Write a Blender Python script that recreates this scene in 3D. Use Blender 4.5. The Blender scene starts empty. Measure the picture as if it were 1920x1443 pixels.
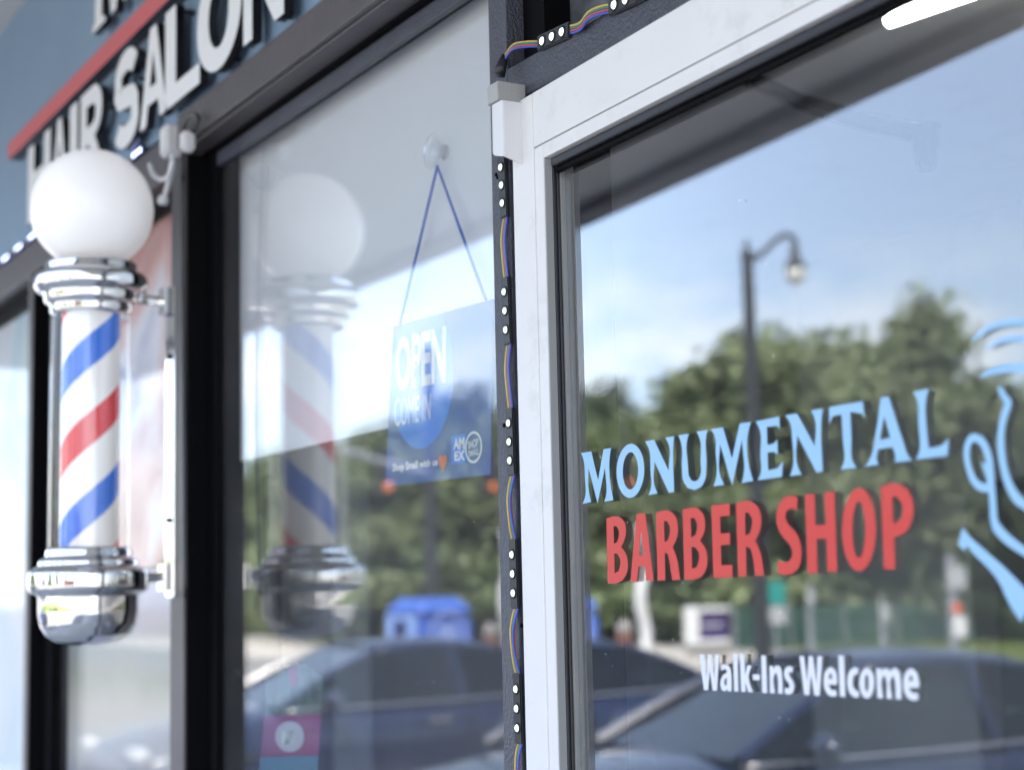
import bpy, bmesh, math, random
from math import radians, sin, cos, pi, tan, atan2, sqrt
from mathutils import Vector, Matrix

SC = bpy.context.scene
COL = SC.collection

# ------------------------------------------------------------------ camera
F_PX, CX, CY = 3130.0, 960.0, 721.5
CAM = Vector((0.0, -0.85, 1.8))
_h, _p, _r = radians(29.8), radians(7.16), radians(1.28)
FW = Vector((-cos(_h)*cos(_p), sin(_h)*cos(_p), sin(_p)))
_R = Vector((sin(_h), cos(_h), 0)); _U = _R.cross(FW)
RT = _R*cos(_r) - _U*sin(_r); UP = _R*sin(_r) + _U*cos(_r)
cd = bpy.data.cameras.new('camera'); co = bpy.data.objects.new('camera', cd); COL.objects.link(co)
M = Matrix((RT, UP, -FW)).transposed().to_4x4(); M.translation = CAM
co.matrix_world = M
cd.sensor_width = 36; cd.lens = F_PX/1920*36; cd.clip_start = 0.05; cd.clip_end = 3000
cd.dof.use_dof = True; cd.dof.focus_distance = 1.56; cd.dof.aperture_fstop = 4.6
SC.camera = co

# ------------------------------------------------------------------ world
SUN_EL, SUN_AZ = radians(56), radians(38)      # direction towards the sun, azimuth from +X to +Y
w = bpy.data.worlds.new('World'); SC.world = w; w.use_nodes = True
nt = w.node_tree; nt.nodes.clear()
def wn(t): return nt.nodes.new(t)
out = wn('ShaderNodeOutputWorld'); sky = wn('ShaderNodeTexSky'); sky.sky_type = 'NISHITA'; sky.sun_disc = False
sky.sun_elevation = SUN_EL; sky.sun_rotation = pi/2 - SUN_AZ
sky.air_density = 1.0; sky.dust_density = 1.2; sky.ozone_density = 1.3
bg = wn('ShaderNodeBackground'); bg.inputs[1].default_value = 0.13
bc = wn('ShaderNodeBackground'); bc.inputs[0].default_value = (1, 1, 1, 1); bc.inputs[1].default_value = 0.80
tc = wn('ShaderNodeTexCoord'); mp = wn('ShaderNodeMapping'); mp.inputs['Scale'].default_value = (1, 1, 2.6)
mp.inputs['Location'].default_value = (0.80, 0.42, 0.15)
nz = wn('ShaderNodeTexNoise'); nz.inputs['Scale'].default_value = 6.5; nz.inputs['Detail'].default_value = 7; nz.inputs['Roughness'].default_value = 0.55
rp = wn('ShaderNodeValToRGB'); rp.color_ramp.elements[0].position = 0.45; rp.color_ramp.elements[1].position = 0.66
sx = wn('ShaderNodeSeparateXYZ'); mr = wn('ShaderNodeMapRange')
mr.inputs['From Min'].default_value = 0.13; mr.inputs['From Max'].default_value = 0.21
mr.inputs['To Min'].default_value = 1.0; mr.inputs['To Max'].default_value = 0.0
mu = wn('ShaderNodeMath'); mu.operation = 'MULTIPLY'; mx = wn('ShaderNodeMixShader')
L = nt.links.new
hz = wn('ShaderNodeMix'); hz.data_type = 'RGBA'; hz.inputs['Factor'].default_value = 0.42; hz.inputs['B'].default_value = (3.3, 3.75, 5.0, 1)
L(sky.outputs[0], hz.inputs['A']); L(hz.outputs['Result'], bg.inputs[0]); L(tc.outputs['Generated'], mp.inputs[0]); L(mp.outputs[0], nz.inputs[0]); L(nz.outputs[0], rp.inputs[0])
L(tc.outputs['Generated'], sx.inputs[0]); L(sx.outputs['Z'], mr.inputs['Value'])
L(rp.outputs[0], mu.inputs[0]); L(mr.outputs[0], mu.inputs[1]); L(mu.outputs[0], mx.inputs[0])
L(bg.outputs[0], mx.inputs[1]); L(bc.outputs[0], mx.inputs[2]); L(mx.outputs[0], out.inputs[0])

sd = bpy.data.lights.new('sun', 'SUN'); sd.energy = 3.6; sd.angle = radians(0.5); sd.color = (1, 0.95, 0.88)
so = bpy.data.objects.new('sun', sd); COL.objects.link(so)
tosun = Vector((cos(SUN_EL)*cos(SUN_AZ), cos(SUN_EL)*sin(SUN_AZ), sin(SUN_EL)))
so.rotation_euler = tosun.to_track_quat('Z', 'Y').to_euler()

SC.view_settings.view_transform = 'Standard'; SC.view_settings.look = 'None'
SC.view_settings.exposure = 2.45; SC.view_settings.gamma = 1
SC.cycles.max_bounces = 14; SC.cycles.transparent_max_bounces = 32; SC.cycles.glossy_bounces = 6; SC.cycles.diffuse_bounces = 4
SC.cycles.use_denoising = True; SC.cycles.caustics_reflective = False; SC.cycles.caustics_refractive = False
SC.cycles.sample_clamp_indirect = 8

# ------------------------------------------------------------------ measuring helpers (photo point -> point on a real plane)
def ray(px, py): return (FW + RT*((px-CX)/F_PX) - UP*((py-CY)/F_PX)).normalized()
def on_y(px, py, y):
    v = ray(px, py); return CAM + v*((y-CAM.y)/v.y)
DA = radians(2.47)                                # the door stands slightly ajar
DN = Vector((sin(DA), cos(DA), 0)); DU = Vector((cos(DA), -sin(DA), 0)); DP0 = Vector((-1.383, -0.056, 0))
def on_door(px, py, off=0.0):
    """door-plane coordinates (u, z) at depth off behind the door face"""
    v = ray(px, py); P0 = DP0 + DN*off
    q = CAM + v*(((P0-CAM).dot(DN))/v.dot(DN)); return ((q-P0).dot(DU), q.z)
def dw(u, off, z): q = DP0 + DU*u + DN*off; return Vector((q.x, q.y, z))
def refl(px, py, m, X):
    """where the world point seen mirrored at this spot stands, at distance X along the street"""
    v = ray(px, py)
    if m == 'W': q = on_y(px, py, 0); n = Vector((0, 1, 0))
    else:
        u, z = on_door(px, py, 0.018); q = dw(u, 0.018, z); n = DN
    r = v - 2*v.dot(n)*n
    return q + r*((X-q.x)/r.x)

# ------------------------------------------------------------------ materials
def newmat(name):
    m = bpy.data.materials.new(name); m.use_nodes = True
    return m, m.node_tree, m.node_tree.nodes['Principled BSDF']
def mat(name, col, rough=0.5, metal=0.0, spec=0.5, var=0.0, scale=8.0, bump=0.0, bscale=60.0, coat=0.0, emit=None, es=0.0, dirt=None, dscale=3.0, trans=0.0):
    m, t, b = newmat(name)
    b.inputs['Base Color'].default_value = (*col, 1); b.inputs['Roughness'].default_value = rough
    b.inputs['Metallic'].default_value = metal; b.inputs['Specular IOR Level'].default_value = spec
    b.inputs['Coat Weight'].default_value = coat; b.inputs['Coat Roughness'].default_value = 0.04
    tcn = t.nodes.new('ShaderNodeTexCoord')
    if var > 0 or dirt:
        n = t.nodes.new('ShaderNodeTexNoise'); n.inputs['Scale'].default_value = scale; n.inputs['Detail'].default_value = 6
        t.links.new(tcn.outputs['Object'], n.inputs['Vector'])
        r = t.nodes.new('ShaderNodeValToRGB')
        lo = tuple(max(0, c*(1-var)) for c in col); hi = tuple(min(1, c*(1+var)) for c in col)
        r.color_ramp.elements[0].color = (*lo, 1); r.color_ramp.elements[1].color = (*hi, 1)
        r.color_ramp.elements[0].position = 0.3; r.color_ramp.elements[1].position = 0.7
        t.links.new(n.outputs[0], r.inputs[0]); last = r.outputs[0]
        if dirt:
            n2 = t.nodes.new('ShaderNodeTexNoise'); n2.inputs['Scale'].default_value = dscale; n2.inputs['Detail'].default_value = 9; n2.inputs['Roughness'].default_value = 0.7
            t.links.new(tcn.outputs['Object'], n2.inputs['Vector'])
            r2 = t.nodes.new('ShaderNodeValToRGB'); r2.color_ramp.elements[0].position = 0.55; r2.color_ramp.elements[1].position = 0.75
            t.links.new(n2.outputs[0], r2.inputs[0])
            mm = t.nodes.new('ShaderNodeMix'); mm.data_type = 'RGBA'; mm.inputs['B'].default_value = (*dirt, 1)
            t.links.new(r2.outputs[0], mm.inputs['Factor']); t.links.new(last, mm.inputs['A']); last = mm.outputs['Result']
        t.links.new(last, b.inputs['Base Color'])
    if bump > 0:
        n = t.nodes.new('ShaderNodeTexNoise'); n.inputs['Scale'].default_value = bscale; n.inputs['Detail'].default_value = 4
        t.links.new(tcn.outputs['Object'], n.inputs['Vector'])
        bp = t.nodes.new('ShaderNodeBump'); bp.inputs['Strength'].default_value = bump; bp.inputs['Distance'].default_value = 0.004
        t.links.new(n.outputs[0], bp.inputs['Height']); t.links.new(bp.outputs[0], b.inputs['Normal'])
    if emit:
        b.inputs['Emission Color'].default_value = (*emit, 1); b.inputs['Emission Strength'].default_value = es
    if trans: b.inputs['Transmission Weight'].default_value = trans
    return m
def glassmat(name, k, tint=(0.94, 0.97, 0.96), wob=0.0, dust=0.0, slope=0.96):
    m = bpy.data.materials.new(name); m.use_nodes = True; t = m.node_tree; t.nodes.clear(); N = t.nodes.new; K = t.links.new
    g = N('ShaderNodeNewGeometry'); d = N('ShaderNodeVectorMath'); d.operation = 'DOT_PRODUCT'
    K(g.outputs['Incoming'], d.inputs[0]); K(g.outputs['Normal'], d.inputs[1])
    def mth(op, a, b=None, clamp=False):
        x = N('ShaderNodeMath'); x.operation = op; x.use_clamp = clamp
        for i, v in enumerate((a, b)):
            if v is None: continue
            if isinstance(v, (int, float)): x.inputs[i].default_value = v
            else: K(v, x.inputs[i])
        return x.outputs[0]
    c = mth('ABSOLUTE', d.outputs['Value']); f = mth('POWER', mth('SUBTRACT', 1.0, c), 5.0)
    R = mth('MULTIPLY', mth('ADD', mth('MULTIPLY', f, slope), 0.04), k, True)
    tr = N('ShaderNodeBsdfTransparent'); tr.inputs[0].default_value = (*tint, 1)
    gl = N('ShaderNodeBsdfAnisotropic'); gl.inputs['Roughness'].default_value = 0.0; gl.inputs['Color'].default_value = (1, 1, 1, 1)
    mx = N('ShaderNodeMixShader'); K(R, mx.inputs[0]); K(tr.outputs[0], mx.inputs[1]); K(gl.outputs[0], mx.inputs[2])
    last = mx.outputs[0]
    tcn = N('ShaderNodeTexCoord')
    if wob > 0:
        n = N('ShaderNodeTexNoise'); n.inputs['Scale'].default_value = 1.6; n.inputs['Detail'].default_value = 1
        K(tcn.outputs['Object'], n.inputs['Vector'])
        bp = N('ShaderNodeBump'); bp.inputs['Strength'].default_value = 1; bp.inputs['Distance'].default_value = wob
        K(n.outputs[0], bp.inputs['Height']); K(bp.outputs[0], gl.inputs['Normal'])
    if dust > 0:
        n = N('ShaderNodeTexNoise'); n.inputs['Scale'].default_value = 190; n.inputs['Detail'].default_value = 2
        K(tcn.outputs['Object'], n.inputs['Vector'])
        n3 = N('ShaderNodeTexNoise'); n3.inputs['Scale'].default_value = 5; n3.inputs['Detail'].default_value = 5
        K(tcn.outputs['Object'], n3.inputs['Vector'])
        spk = mth('MULTIPLY', mth('GREATER_THAN', n.outputs[0], 0.775), 0.5)
        flm = mth('MULTIPLY', n3.outputs[0], dust)
        df = N('ShaderNodeBsdfDiffuse'); df.inputs[0].default_value = (0.8, 0.8, 0.8, 1)
        m2 = N('ShaderNodeMixShader'); K(mth('ADD', spk, flm, True), m2.inputs[0]); K(last, m2.inputs[1]); K(df.outputs[0], m2.inputs[2]); last = m2.outputs[0]
    o = N('ShaderNodeOutputMaterial'); K(last, o.inputs[0]); return m

MT = {}
MT['wall_blue'] = mat('blue_wall_paint', (0.22, 0.32, 0.45), 0.65, var=0.06, scale=3, bump=0.12, bscale=90)
MT['soffit'] = mat('soffit_paint', (0.62, 0.61, 0.59), 0.8, var=0.05, scale=4, bump=0.1, bscale=30, dirt=(0.45, 0.44, 0.42))
MT['frame_dark'] = mat('dark_frame_paint', (0.062, 0.064, 0.085), 0.42, bump=0.5, bscale=330, var=0.1, scale=30)
MT['frame_brown'] = mat('bronze_frame_paint', (0.085, 0.075, 0.08), 0.4, bump=0.2, bscale=200, var=0.1, scale=20)
MT['black'] = mat('black_rubber', (0.004, 0.004, 0.005), 0.6, spec=0.06)
MT['gasket'] = mat('gasket_rubber', (0.02, 0.02, 0.026), 0.4)
MT['door_white'] = mat('white_door_paint', (0.82, 0.795, 0.775), 0.45, var=0.02, scale=12, spec=0.35, dirt=(0.70, 0.68, 0.65), dscale=22)
MT['reveal_grey'] = mat('grey_aluminium', (0.42, 0.42, 0.42), 0.4, spec=0.4)
MT['plastic_white'] = mat('white_plastic', (0.78, 0.77, 0.78), 0.4)
MT['plastic_grey'] = mat('grey_cast_cap', (0.42, 0.415, 0.40), 0.5, bump=0.15, bscale=300)
MT['letter_face'] = mat('white_acrylic_face', (0.86, 0.86, 0.88), 0.35)
MT['letter_side'] = mat('black_letter_return', (0.012, 0.012, 0.016), 0.35)
MT['sign_red'] = mat('red_sign_bar_paint', (0.62, 0.13, 0.14), 0.45)
MT['vinyl_blue'] = mat('light_blue_vinyl', (0.36, 0.60, 0.84), 0.45, spec=0.25)
MT['vinyl_red'] = mat('red_vinyl', (0.72, 0.075, 0.07), 0.2, spec=0.5)
MT['vinyl_white'] = mat('white_vinyl', (0.80, 0.81, 0.88), 0.45, spec=0.3)
MT['chrome'] = mat('chrome', (0.86, 0.86, 0.85), 0.035, metal=1.0)
MT['globe'] = mat('opal_glass', (0.88, 0.88, 0.89), 0.25, spec=0.5, emit=(1.0, 0.99, 1.0), es=0.055)  # weak glow added to lift the grey shading of the globe
MT['globe'].node_tree.nodes['Principled BSDF'].inputs['Subsurface Weight'].default_value = 0.4
MT['globe'].node_tree.nodes['Principled BSDF'].inputs['Subsurface Radius'].default_value = (0.05, 0.05, 0.05)
MT['glass_window'] = glassmat('window_glass', 2.05, (0.97, 0.98, 0.985), dust=0.05, slope=0.48)
MT['glass_side'] = glassmat('side_window_glass', 0.85, (0.97, 0.98, 0.985), dust=0.05, slope=0.34)
MT['glass_door'] = glassmat('door_glass', 1.0, (0.97, 0.98, 0.98), dust=0.03)
MT['glass_door_back'] = glassmat('door_glass_rear_coating', 3.9, (0.97, 0.98, 0.98))
MT['tube_glass'] = glassmat('clear_cylinder', 0.6, (0.99, 0.99, 0.99))
MT['blind'] = mat('white_shade_film', (0.84, 0.85, 0.88), 0.6)
MT['room_wall'] = mat('room_wall_paint', (0.17, 0.18, 0.19), 0.8, var=0.05)
MT['room_grey'] = mat('room_partition_paint', (0.34, 0.36, 0.38), 0.8, var=0.05)
MT['room_floor'] = mat('room_floor_tile', (0.07, 0.07, 0.07), 0.4, var=0.1)
MT['led_body'] = mat('black_module_plastic', (0.02, 0.02, 0.024), 0.4)
MT['led_pcb'] = mat('module_pit', (0.012, 0.012, 0.012), 0.6)
MT['led_lit'] = mat('lit_led', (0.8, 0.9, 0.85), 0.3, emit=(0.80, 1.0, 0.88), es=0.36)
MT['led_blue'] = mat('lit_blue_led', (0.8, 0.85, 1), 0.3, emit=(0.42, 0.50, 1.0), es=2.2)
for nme, c in dict(wire_y=(0.65, 0.46, 0.10), wire_g=(0.05, 0.22, 0.17), wire_r=(0.55, 0.09, 0.13), wire_b=(0.06, 0.12, 0.52), wire_k=(0.015, 0.015, 0.018), wire_w=(0.75, 0.76, 0.78)).items():
    MT[nme] = mat(nme.replace('wire_', 'insulation_'), c, 0.4)
MT['sign_navy'] = mat('navy_sign_print', (0.03, 0.10, 0.34), 0.5)
MT['sign_blue'] = mat('blue_sign_print', (0.02, 0.22, 0.78), 0.5)
MT['sign_white'] = mat('white_sign_print', (0.85, 0.87, 0.9), 0.5)
MT['heart'] = mat('orange_heart_print', (0.75, 0.16, 0.08), 0.5)
MT['cord_blue'] = mat('blue_cord', (0.06, 0.15, 0.55), 0.6)
MT['clear'] = glassmat('clear_cup', 1.2, (0.96, 0.97, 0.98))
MT['asphalt'] = mat('asphalt_paving', (0.20, 0.195, 0.185), 0.9, var=0.12, scale=1.2, bump=0.3, bscale=80, dirt=(0.15, 0.148, 0.14), dscale=0.4)
MT['concrete'] = mat('concrete_paving', (0.42, 0.40, 0.37), 0.85, var=0.08, scale=1.5, bump=0.2, bscale=50, dirt=(0.34, 0.33, 0.30), dscale=0.8)
MT['road'] = mat('pale_road_surface', (0.44, 0.41, 0.36), 0.9, var=0.08, scale=0.5)
MT['grass'] = mat('grass_blades', (0.15, 0.19, 0.05), 0.9, var=0.35, scale=1.5)
MT['yellow_line'] = mat('white_line_paint', (0.7, 0.7, 0.68), 0.7)
MT['leaf'] = mat('leaf_green', (0.125, 0.165, 0.07), 0.6, var=0.45, scale=0.6)
MT['leaf2'] = mat('leaf_olive', (0.165, 0.20, 0.09), 0.6, var=0.4, scale=0.6)
MT['leaf3'] = mat('leaf_dark', (0.07, 0.098, 0.045), 0.6, var=0.5, scale=0.6)
MT['bark'] = mat('bark', (0.12, 0.10, 0.08), 0.9, var=0.3, scale=6, bump=0.5, bscale=20)
MT['streak_white'] = mat('white_streak', (0.66, 0.66, 0.65), 0.8, var=0.2, scale=4)
MT['car_paint'] = mat('dark_blue_car_paint', (0.008, 0.014, 0.045), 0.25, coat=0.5, metal=0.0)
MT['car_glass'] = glassmat('car_window_glass', 1.3, (0.30, 0.36, 0.36))
MT['tyre'] = mat('tyre_rubber', (0.02, 0.02, 0.02), 0.8)
MT['rim'] = mat('alloy_rim', (0.5, 0.5, 0.52), 0.3, metal=0.9)
MT['car_trim'] = mat('car_black_trim', (0.012, 0.012, 0.014), 0.5)
MT['car_seat'] = mat('car_seat_cloth', (0.10, 0.11, 0.12), 0.8)
MT['headlamp'] = mat('headlamp_lens', (0.6, 0.62, 0.65), 0.1, coat=1)
MT['taillamp'] = mat('tail_lamp_lens', (0.4, 0.01, 0.01), 0.2)
MT['pole_dark'] = mat('dark_pole_paint', (0.025, 0.028, 0.032), 0.55)
MT['pole_grey'] = mat('grey_pole_steel', (0.30, 0.31, 0.33), 0.5, metal=0.3)
MT['lamp_glass'] = mat('frosted_lamp_glass', (0.75, 0.75, 0.68), 0.4)
MT['kiosk_blue'] = mat('blue_kiosk_plastic', (0.06, 0.15, 0.56), 0.45)
MT['kiosk_face'] = mat('light_blue_kiosk_panel', (0.26, 0.42, 0.82), 0.45)
MT['kiosk_hole'] = mat('kiosk_slot_dark', (0.01, 0.015, 0.12), 0.6)
MT['kiosk_print'] = mat('white_kiosk_print', (0.28, 0.36, 0.70), 0.5)
MT['signal_orange'] = mat('orange_hand_lens', (0.75, 0.20, 0.04), 0.4, emit=(1.0, 0.25, 0.04), es=0.08)
MT['sign_green'] = mat('green_street_sign', (0.02, 0.30, 0.26), 0.5)
MT['sign_grey'] = mat('pale_grey_sign', (0.45, 0.46, 0.47), 0.5)
MT['white_paint'] = mat('white_masonry_paint', (0.78, 0.78, 0.76), 0.7)
MT['purple'] = mat('purple_panel', (0.05, 0.02, 0.12), 0.5)
MT['stone'] = mat('grey_stone', (0.28, 0.27, 0.25), 0.85, var=0.2, scale=5)
MT['fence_green'] = mat('green_mesh_fence', (0.035, 0.095, 0.075), 0.6)
MT['cone_orange'] = mat('orange_cone_plastic', (0.85, 0.12, 0.03), 0.5)
MT['store_wall'] = mat('pale_store_wall', (0.42, 0.37, 0.31), 0.85, var=0.06)
MT['store_roof'] = mat('mauve_roof_band', (0.30, 0.16, 0.28), 0.7)
MT['store_glass'] = mat('dark_store_glass', (0.02, 0.025, 0.03), 0.1)
MT['tag_green'] = mat('tag_green_print', (0.05, 0.09, 0.07), 0.6, var=0.7, scale=28)
MT['tag_pink'] = mat('tag_pink_print', (0.24, 0.025, 0.10), 0.6, var=0.1)
MT['tag_blue'] = mat('tag_blue_print', (0.06, 0.19, 0.27), 0.6)
MT['tag_print'] = mat('tag_emblem_print', (0.45, 0.50, 0.42), 0.6, var=0.6, scale=40)

# hair poster: blotches of skin pink, brown, white and blue
def postermat(name, cols, sc=2.6, off=(0, 0, 0), rough=0.5):
    m, t, b = newmat(name); tcn = t.nodes.new('ShaderNodeTexCoord')
    mpn = t.nodes.new('ShaderNodeMapping'); mpn.inputs['Location'].default_value = off
    n = t.nodes.new('ShaderNodeTexNoise'); n.inputs['Scale'].default_value = sc; n.inputs['Detail'].default_value = 3
    n.inputs['Distortion'].default_value = 1.2
    r = t.nodes.new('ShaderNodeValToRGB'); cr = r.color_ramp
    cr.elements[0].color = (*cols[0], 1); cr.elements[0].position = 0.3
    cr.elements[1].color = (*cols[-1], 1); cr.elements[1].position = 0.7
    for i, c in enumerate(cols[1:-1]):
        e = cr.elements.new(0.3+0.4*(i+1)/(len(cols)-1)); e.color = (*c, 1)
    t.links.new(tcn.outputs['Object'], mpn.inputs[0]); t.links.new(mpn.outputs[0], n.inputs[0]); t.links.new(n.outputs[0], r.inputs[0]); t.links.new(r.outputs[0], b.inputs['Base Color'])
    b.inputs['Roughness'].default_value = rough
    return m
MT['poster'] = postermat('hair_poster_print', [(0.10, 0.03, 0.03), (0.50, 0.16, 0.12), (0.75, 0.40, 0.34), (0.85, 0.80, 0.84), (0.30, 0.30, 0.48)], 2.6, (3.1, 0, 1.2))
MT['poster_pale'] = postermat('pale_poster_print', [(0.55, 0.55, 0.62), (0.72, 0.72, 0.76), (0.45, 0.62, 0.70), (0.75, 0.74, 0.70)], 1.3)

# striped cylinder of the barber pole
def stripemat():
    m, t, b = newmat('barber_stripes'); N = t.nodes.new; K = t.links.new
    tcn = N('ShaderNodeTexCoord'); s = N('ShaderNodeSeparateXYZ'); K(tcn.outputs['Object'], s.inputs[0])
    def mth(op, a, bb=None):
        x = N('ShaderNodeMath'); x.operation = op
        for i, v in enumerate((a, bb)):
            if v is None: continue
            if isinstance(v, (int, float)): x.inputs[i].default_value = v
            else: K(v, x.inputs[i])
        return x.outputs[0]
    ang = mth('DIVIDE', mth('ARCTAN2', s.outputs['Y'], s.outputs['X']), 2*pi)
    ph = mth('FRACT', mth('ADD', mth('SUBTRACT', mth('DIVIDE', s.outputs['Z'], STRIPE_PITCH), ang), STRIPE_OFF))
    r = N('ShaderNodeValToRGB'); cr = r.color_ramp; cr.interpolation = 'CONSTANT'
    W = (0.90, 0.89, 0.88, 1)
    cr.elements[0].position = 0; cr.elements[0].color = (0.035, 0.17, 0.72, 1)
    cr.elements[1].position = 0.215; cr.elements[1].color = W
    e = cr.elements.new(0.5); e.color = (0.72, 0.035, 0.045, 1)
    e = cr.elements.new(0.715); e.color = W
    K(ph, r.inputs[0]); K(r.outputs[0], b.inputs['Base Color']); K(r.outputs[0], b.inputs['Emission Color']); b.inputs['Emission Strength'].default_value = 0.05; b.inputs['Roughness'].default_value = 0.2  # stripe colours also glow faintly, added to brighten the mirrored side
    b.inputs['Coat Weight'].default_value = 0.5
    return m
STRIPE_PITCH, STRIPE_OFF = 0.230, 0.215

# ------------------------------------------------------------------ object helpers
def put(name, mesh, m, parent=None, loc=None, smooth=False):
    o = bpy.data.objects.new(name, mesh); COL.objects.link(o)
    if m is not None:
        for x in (m if isinstance(m, (list, tuple)) else [m]): mesh.materials.append(x)
    if parent: o.parent = parent
    if loc is not None: o.location = loc
    if smooth: mesh.polygons.foreach_set('use_smooth', [True]*len(mesh.polygons))
    return o
def tag(o, label=None, cat=None, group=None, kind=None):
    if label: o['label'] = label
    if cat: o['category'] = cat
    if group: o['group'] = group
    if kind: o['kind'] = kind
    return o
def thing(name, label, cat, loc=(0, 0, 0), rz=0, group=None):
    o = bpy.data.objects.new(name, None); COL.objects.link(o); o.location = loc; o.rotation_euler = (0, 0, rz)
    o.empty_display_size = 0.1
    return tag(o, label, cat, group)
def meshof(bm, name='mesh'):
    me = bpy.data.meshes.new(name); bmesh.ops.recalc_face_normals(bm, faces=bm.faces); bm.to_mesh(me); bm.free(); return me
def hexa(bm, pts):
    """8 points: bottom 4 counter-clockwise, top 4"""
    v = [bm.verts.new(p) for p in pts]
    for f in ((0, 3, 2, 1), (4, 5, 6, 7), (0, 1, 5, 4), (1, 2, 6, 5), (2, 3, 7, 6), (3, 0, 4, 7)): bm.faces.new([v[i] for i in f])
    return v
def box(bm, x0, x1, y0, y1, z0, z1):
    return hexa(bm, [(x0, y0, z0), (x1, y0, z0), (x1, y1, z0), (x0, y1, z0), (x0, y0, z1), (x1, y0, z1), (x1, y1, z1), (x0, y1, z1)])
def boxobj(name, m, parent, *dims, bev=0.0, more=()):
    bm = bmesh.new(); box(bm, *dims)
    for d in more: box(bm, *d)
    if bev > 0: bmesh.ops.bevel(bm, geom=list(bm.edges), offset=bev, segments=2, affect='EDGES', profile=0.5)
    return put(name, meshof(bm, name), m, parent)
def doorbox(name, m, parent, u0, u1, o0, o1, z0, z1, bev=0.0):
    bm = bmesh.new()
    P = lambda u, o, z: dw(u, o, z)
    hexa(bm, [P(u0, o0, z0), P(u1, o0, z0), P(u1, o1, z0), P(u0, o1, z0), P(u0, o0, z1), P(u1, o0, z1), P(u1, o1, z1), P(u0, o1, z1)])
    if bev > 0: bmesh.ops.bevel(bm, geom=list(bm.edges), offset=bev, segments=2, affect='EDGES', profile=0.5)
    return put(name, meshof(bm, name), m, parent)
def lathe(prof, seg=48, c=(0, 0, 0)):
    bm = bmesh.new(); rings = []
    for r, z in prof:
        if r < 1e-6: rings.append([bm.verts.new((c[0], c[1], c[2]+z))])
        else: rings.append([bm.verts.new((c[0]+r*cos(2*pi*i/seg), c[1]+r*sin(2*pi*i/seg), c[2]+z)) for i in range(seg)])
    for a, b in zip(rings, rings[1:]):
        for i in range(seg):
            j = (i+1) % seg
            if len(a) == 1 and len(b) == 1: continue
            if len(a) == 1: bm.faces.new((a[0], b[j], b[i]))
            elif len(b) == 1: bm.faces.new((a[i], a[j], b[0]))
            else: bm.faces.new((a[i], a[j], b[j], b[i]))
    return bm
def rnd_prof(pts, r=0.004, n=4):
    """round the corners of a lathe profile"""
    out = [pts[0]]
    for i in range(1, len(pts)-1):
        a, b, c = Vector(pts[i-1]), Vector(pts[i]), Vector(pts[i+1])
        d1 = (a-b); d2 = (c-b); rr = min(r, d1.length*0.45, d2.length*0.45)
        p, q = b+d1.normalized()*rr, b+d2.normalized()*rr
        for k in range(n+1):
            t = k/n; out.append(tuple(p*(1-t)**2 + b*2*t*(1-t) + q*t*t))
    out.append(pts[-1]); return out
def tube(bm, path, r, seg=8, cap=True):
    pts = [Vector(p) for p in path]; rs = r if isinstance(r, (list, tuple)) else [r]*len(pts)
    rings = []; up = None
    for i, p in enumerate(pts):
        d = (pts[min(i+1, len(pts)-1)]-pts[max(i-1, 0)]).normalized()
        if up is None: up = Vector((0, 0, 1)) if abs(d.z) < 0.9 else Vector((1, 0, 0))
        s = d.cross(up).normalized(); up = s.cross(d).normalized()
        rings.append([bm.verts.new(p + (s*cos(2*pi*k/seg)+up*sin(2*pi*k/seg))*rs[i]) for k in range(seg)])
    for a, b in zip(rings, rings[1:]):
        for k in range(seg): bm.faces.new((a[k], a[(k+1) % seg], b[(k+1) % seg], b[k]))
    if cap:
        bm.faces.new(rings[0][::-1]); bm.faces.new(rings[-1])
def smooth_path(pts, n=8):
    pts = [Vector(p) for p in pts]; o = []
    for i in range(len(pts)-1):
        p0, p1, p2, p3 = pts[max(i-1, 0)], pts[i], pts[i+1], pts[min(i+2, len(pts)-1)]
        for k in range(n):
            t = k/n
            o.append(0.5*((2*p1)+(p2-p0)*t+(2*p0-5*p1+4*p2-p3)*t*t+(3*p1-p0-3*p2+p3)*t**3))
    o.append(pts[-1]); return o
def outline(pts, corner=38, n=6):
    """closed outline: vertices that turn sharply stay corners, the rest is smoothed"""
    P = [Vector((p[0], p[1])) for p in pts]; m = len(P); sharp = []
    for i in range(m):
        a, b, c = P[i-1], P[i], P[(i+1) % m]; d1, d2 = b-a, c-b
        if d1.length < 1e-9 or d2.length < 1e-9: sharp.append(True); continue
        sharp.append(abs(math.degrees(d1.angle(d2))) > corner)
    o = []
    for i in range(m):
        p0, p1, p2, p3 = P[i-1], P[i], P[(i+1) % m], P[(i+2) % m]
        s1, s2 = sharp[i], sharp[(i+1) % m]
        if s1 and s2: o.append(p1); continue
        Ln = (p2-p1).length
        def tg(a, b, c):          # tangent at b, limited in length
            d = (c-b).normalized()*(b-a).length + (b-a).normalized()*(c-b).length
            return d.normalized()*Ln if d.length > 1e-9 else Vector((0, 0))
        t1 = (p2-p1) if s1 else tg(p0, p1, p2)
        t2 = (p2-p1) if s2 else tg(p1, p2, p3)
        for k in range(n):
            t = k/n
            o.append(p1*(2*t**3-3*t**2+1)+t1*(t**3-2*t**2+t)+p2*(-2*t**3+3*t**2)+t2*(t**3-t**2))
    return o
def ell(cx, cy, rx, ry, sh=0.0, n=28):
    return [(cx+rx*cos(2*pi*k/n), cy+ry*sin(2*pi*k/n)+sh*rx*cos(2*pi*k/n)) for k in range(n)]
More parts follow.
